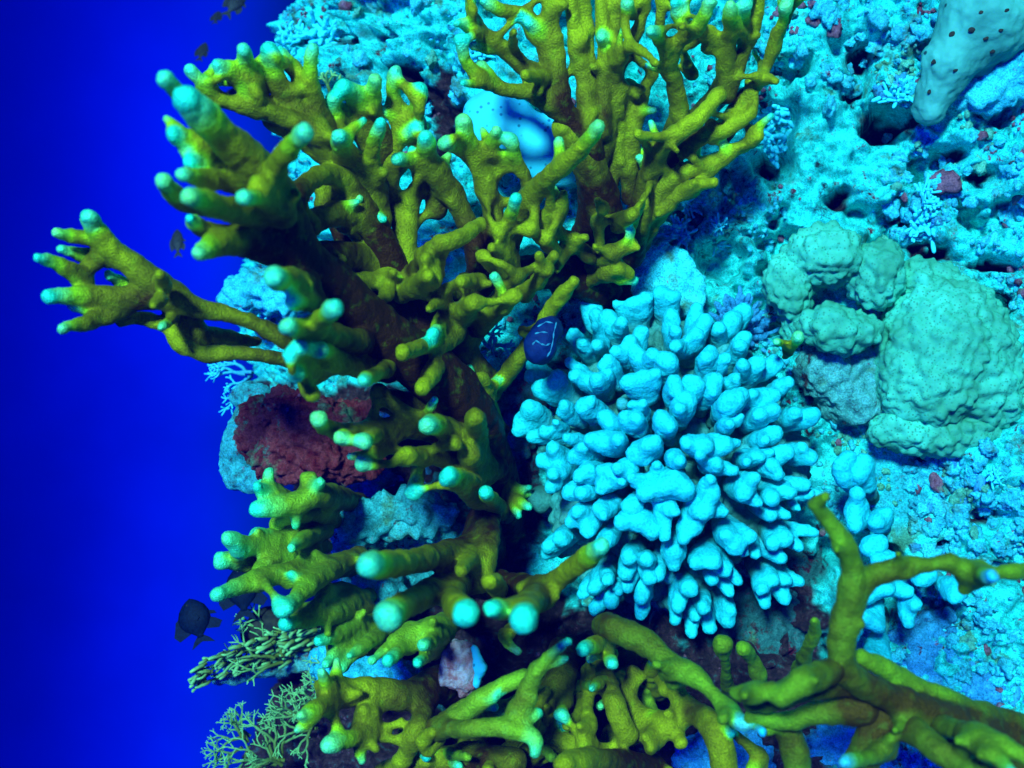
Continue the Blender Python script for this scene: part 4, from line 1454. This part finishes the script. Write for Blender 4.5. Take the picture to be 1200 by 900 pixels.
# ------------------------------------------------------------------ fish
def fish(label, x, y, d, length, height, ang, mat, group, yaw=0.0, fins=1.0):
    """ang: direction of the nose in the picture (deg, 0 = right, 90 = up); sizes in photo px"""
    s = d / 100 / F
    L, H = length * s, height * s
    t = thing('fish', label, 'fish', P(x, y, d), group)
    t.rotation_euler = (0, 0, 0)
    M = Matrix.Rotation(R(-ang), 3, 'Y') @ Matrix.Rotation(R(yaw), 3, 'Z')
    def W(p):
        return np.array(M @ Vector(p)) + P(x, y, d)
    prof = [(0.5, 0.03, -0.02), (0.47, 0.12, -0.01), (0.40, 0.25, 0), (0.28, 0.40, 0.0), (0.12, 0.49, 0.01), (-0.04, 0.48, 0.01), (-0.18, 0.36, 0.01), (-0.28, 0.20, 0.0), (-0.35, 0.105, 0.0), (-0.40, 0.10, 0)]
    vs, fs = [], []
    n = 14
    for u, hh, off in prof:
        for k in range(n):
            a = 2 * math.pi * k / n
            wd = 0.36 * hh
            vs.append(W((u * L, math.cos(a) * wd * H, (math.sin(a) * hh + off) * H)))
    for i in range(len(prof) - 1):
        for k in range(n):
            a = i * n + k; b = i * n + (k + 1) % n
            fs.append((a, a + n, b + n, b))
    vs.append(W((0.515 * L, 0, -0.02 * H))); fs += [(len(vs) - 1, k, (k + 1) % n) for k in range(n)]
    e = len(prof) - 1
    vs.append(W((-0.405 * L, 0, 0))); fs += [(len(vs) - 1, e * n + (k + 1) % n, e * n + k) for k in range(n)]
    body = pymesh('body', vs, fs, mat, t)
    def fin(name, outline, th=0.02, at=0.0):
        vs, fs = [], []
        m = len(outline)
        for sg in (-1, 1):
            for u, h in outline:
                vs.append(W((u * L, (at + sg * th * 0.5) * H, h * H)))
        fs.append(tuple(range(m - 1, -1, -1))); fs.append(tuple(range(m, 2 * m)))
        for i in range(m):
            j = (i + 1) % m
            fs.append((i, j, j + m, i + m))
        pymesh(name, vs, fs, mat, t, smooth=False)
    fin('tail_fin', [(-0.36, 0.09), (-0.46, 0.24), (-0.60, 0.36), (-0.52, 0.08), (-0.50, 0.0), (-0.52, -0.08), (-0.60, -0.36), (-0.46, -0.24), (-0.36, -0.09)])
    fin('dorsal_fin', [(0.16, 0.45), (0.10, 0.58), (-0.05, 0.64 * (0.9 + 0.1 * fins)), (-0.20, 0.60 * fins), (-0.34, 0.50 * fins), (-0.27, 0.30), (-0.24, 0.20), (-0.05, 0.42)])
    fin('anal_fin', [(-0.04, -0.44), (-0.10, -0.58), (-0.22, -0.60 * fins), (-0.34, -0.48 * fins), (-0.27, -0.28), (-0.24, -0.18)])
    fin('pelvic_fin', [(0.12, -0.44), (0.06, -0.62), (-0.02, -0.66), (0.02, -0.44)])
    for sg in (-1, 1):
        fin('pectoral_fin', [(0.16, -0.02), (0.02, 0.05), (-0.04, -0.10), (0.02, -0.20), (0.14, -0.12)], 0.02, sg * 0.19)
        vs, fs, at = [], [], []
        c = W((0.37 * L, sg * 0.075 * H, 0.07 * H)); c2 = W((0.37 * L, sg * 0.10 * H, 0.07 * H))
        tube(vs, fs, at, [c, c2], [0.05 * H, 0.042 * H], 10)
        sub_part(pymesh('eye', vs, fs, M_EYE), body)
    return t
G1, G2 = 'small bronze fish in the blue water', 'black fish beside the lower reef edge'
fish('small bronze fish nosing up near the top, left of the cut-off fish', 254, 20, 230, 33, 12, 94, M_FISHB, G1, 50)
fish('bronze fish cut off by the top edge', 276, 3, 225, 40, 20, 62, M_FISHB, G1, 20)
fish('small bronze fish just above the leftmost fan tips', 237, 60, 228, 34, 13, 86, M_FISHB, G1, 40)
fish('faint bronze fish behind the forked fan tips', 274, 84, 250, 30, 13, 40, M_FISHB, G1, 20)
fish('faint bronze fish peeping through the gap in the upper left fan', 273, 110, 240, 28, 12, 60, M_FISHB, G1, 30)
fish('small dark fish in open water between the fan and the trailing arm', 208, 284, 225, 34, 15, 98, M_FISHB, G1, 20)
fish('black round-bodied fish with tail down in the water at lower left', 229, 727, 176, 52, 40, 112, M_FISHD, G2, 12, 1.25)
fish('black fish half hidden behind the long green coral finger', 284, 692, 182, 60, 40, 98, M_FISHD, G2, 15, 1.2)

# ------------------------------------------------------------------ rubble lying on the reef
import bmesh
def stone_mesh(i):
    bm = bmesh.new()
    bmesh.ops.create_icosphere(bm, subdivisions=3, radius=1.0)
    co = np.array([v.co[:] for v in bm.verts])
    dn = 0.55 * noise3(co, 1.2, 50 + i) + 0.36 * noise3(co, 3.0, 60 + i) + 0.2 * noise3(co, 6.5, 70 + i)
    for v, d in zip(bm.verts, dn):
        v.co = v.co * (1 + d)
    me = bpy.data.meshes.new('stone')
    bm.to_mesh(me); bm.free()
    me.polygons.foreach_set('use_smooth', np.full(len(me.polygons), True))
    return me
STM = []
for i in range(10):
    me = stone_mesh(i); me.materials.append(M_STONE[(0, 0, 1, 0, 0, 3, 0, 2, 0, 0)[i]]); STM.append(me)
rr = random.Random(99)
def add_stone(x, y, size, idx=None, lift=0.25):
    h, n = on_reef(x, y)
    if h is None:
        return
    s = h[1] / F
    o = bpy.data.objects.new('stone', STM[rr.choice((0, 1, 2, 3, 4, 6, 7, 8, 9, 0, 1, 3, 4, 6, 8, 9, 5)) if idx is None else idx])
    o.location = tuple(h + n * size * s * lift)
    o.rotation_euler = (rr.uniform(0, 6), rr.uniform(0, 6), rr.uniform(0, 6))
    o.scale = (size * s * rr.uniform(0.8, 1.3), size * s * rr.uniform(0.7, 1.0), size * s * rr.uniform(0.5, 0.9))
    COL.objects.link(o)
    o.parent = REEF
for _ in range(150):
    add_stone(rr.uniform(1065, 1200), rr.triangular(505, 720, 590), rr.uniform(5, 11))
for _ in range(40):
    add_stone(rr.uniform(1030, 1200), rr.uniform(150, 300), rr.uniform(5, 12))
for _ in range(45):
    add_stone(rr.uniform(920, 1100), rr.uniform(0, 130), rr.uniform(5, 11))
for _ in range(30):
    add_stone(rr.uniform(400, 545), rr.uniform(0, 200), rr.uniform(5, 11))
for _ in range(25):
    add_stone(rr.uniform(1050, 1200), rr.uniform(700, 830), rr.uniform(6, 12))
add_stone(820, 262, 9, 5); add_stone(795, 252, 7, 5); add_stone(1100, 212, 15, 5)
# crusty nodules too small to count
N = 9000
vs, fs = [], []
me0 = stone_mesh(30)
bm = bmesh.new(); bmesh.ops.create_icosphere(bm, subdivisions=1, radius=1.0)
c0 = np.array([v.co[:] for v in bm.verts]); f0 = np.array([[v.index for v in f.verts] for f in bm.faces]); bm.free()
VV, FF = [], []
cd = np.stack((RNG.uniform(230, 1230, 22000), RNG.uniform(-30, 930, 22000)), 1)
pp = np.stack(((cd[:, 0] - 600) / F * 1.8, np.full(22000, 1.8), (450 - cd[:, 1]) / F * 1.8), 1)
ok = (noise3(pp, 9, 77) > RNG.uniform(-0.35, 0.25, 22000)) & (noise3(pp, 40, 88) > -0.1)
ok &= ~((cd[:, 0] < 640) & (cd[:, 1] > 200) & (RNG.random(22000) < 0.55))
for x, y in cd[ok][:9000]:
    if any(((x - a) / (c * 1.25)) ** 2 + ((y - b) / (d * 1.25)) ** 2 < 1 for a, b, c, d in CAVES) or (x < 670 and y > 420) or (x < 1010 and y > 680):
        continue
    h, n = on_reef(x, y)
    if h is None or h[1] > 2.6:
        continue
    sz = rr.choice((1, 1, 1, 1.6)) * rr.uniform(1.5, 4.4) * h[1] / F
    m = np.array(Euler((rr.uniform(0, 6), rr.uniform(0, 6), rr.uniform(0, 6))).to_matrix())
    sc = np.array((rr.uniform(.8, 1.3), rr.uniform(.7, 1.2), rr.uniform(.6, 1.1)))
    j = 1 + 0.3 * RNG.normal(size=(len(c0), 1)).clip(-1, 1)
    VV.append((c0 * j * sc * sz) @ m.T + h + n * sz * 0.4)
    FF.append(f0 + len(c0) * len(FF))
cen = np.array([x.mean(0) for x in VV])
kind_ = np.where(noise3(cen, 14, 91) + 0.5 * RNG.normal(size=len(cen)) * 0.3 > 0.30, 1, 0)
kind_ = np.where(noise3(cen, 17, 95) + 0.15 * RNG.normal(size=len(cen)) > 0.42, 2, kind_)
for kk, mt in ((0, M_STONE[0]), (1, M_STONE[1]), (2, M_STONE[3])):
    sel = np.flatnonzero(kind_ == kk)
    if len(sel):
        o = mesh_obj('reef_crust', np.concatenate([VV[i] for i in sel]), np.concatenate([f0 + len(c0) * n_ for n_ in range(len(sel))]), mt, REEF)
        o['kind'] = 'stuff'

# ------------------------------------------------------------------ the water itself
def haze_box():
    lo, hi = np.array((-6.0, -4.0, -5.0)), np.array((6.0, 9.0, 5.0))
    vs = [(x, y, z) for x in (lo[0], hi[0]) for y in (lo[1], hi[1]) for z in (lo[2], hi[2])]
    fs = [(0, 1, 3, 2), (4, 6, 7, 5), (0, 4, 5, 1), (2, 3, 7, 6), (0, 2, 6, 4), (1, 5, 7, 3)]
    m = bpy.data.materials.new('sea_water')
    m.use_nodes = True
    nt = m.node_tree
    nt.nodes.clear()
    out = nt.nodes.new('ShaderNodeOutputMaterial')
    pv = nt.nodes.new('ShaderNodeVolumePrincipled')
    pv.inputs['Color'].default_value = (0.0, 0.015, 0.95, 1)
    pv.inputs['Density'].default_value = HAZE_DENSITY
    nt.links.new(pv.outputs['Volume'], out.inputs['Volume'])
    o = pymesh('haze', vs, fs, m, smooth=False)
    o['kind'] = 'stuff'
    tag(o, 'blue sea water all around the reef', 'water')
HAZE_DENSITY = 0.022
USE_HAZE = True
if USE_HAZE:
    haze_box()
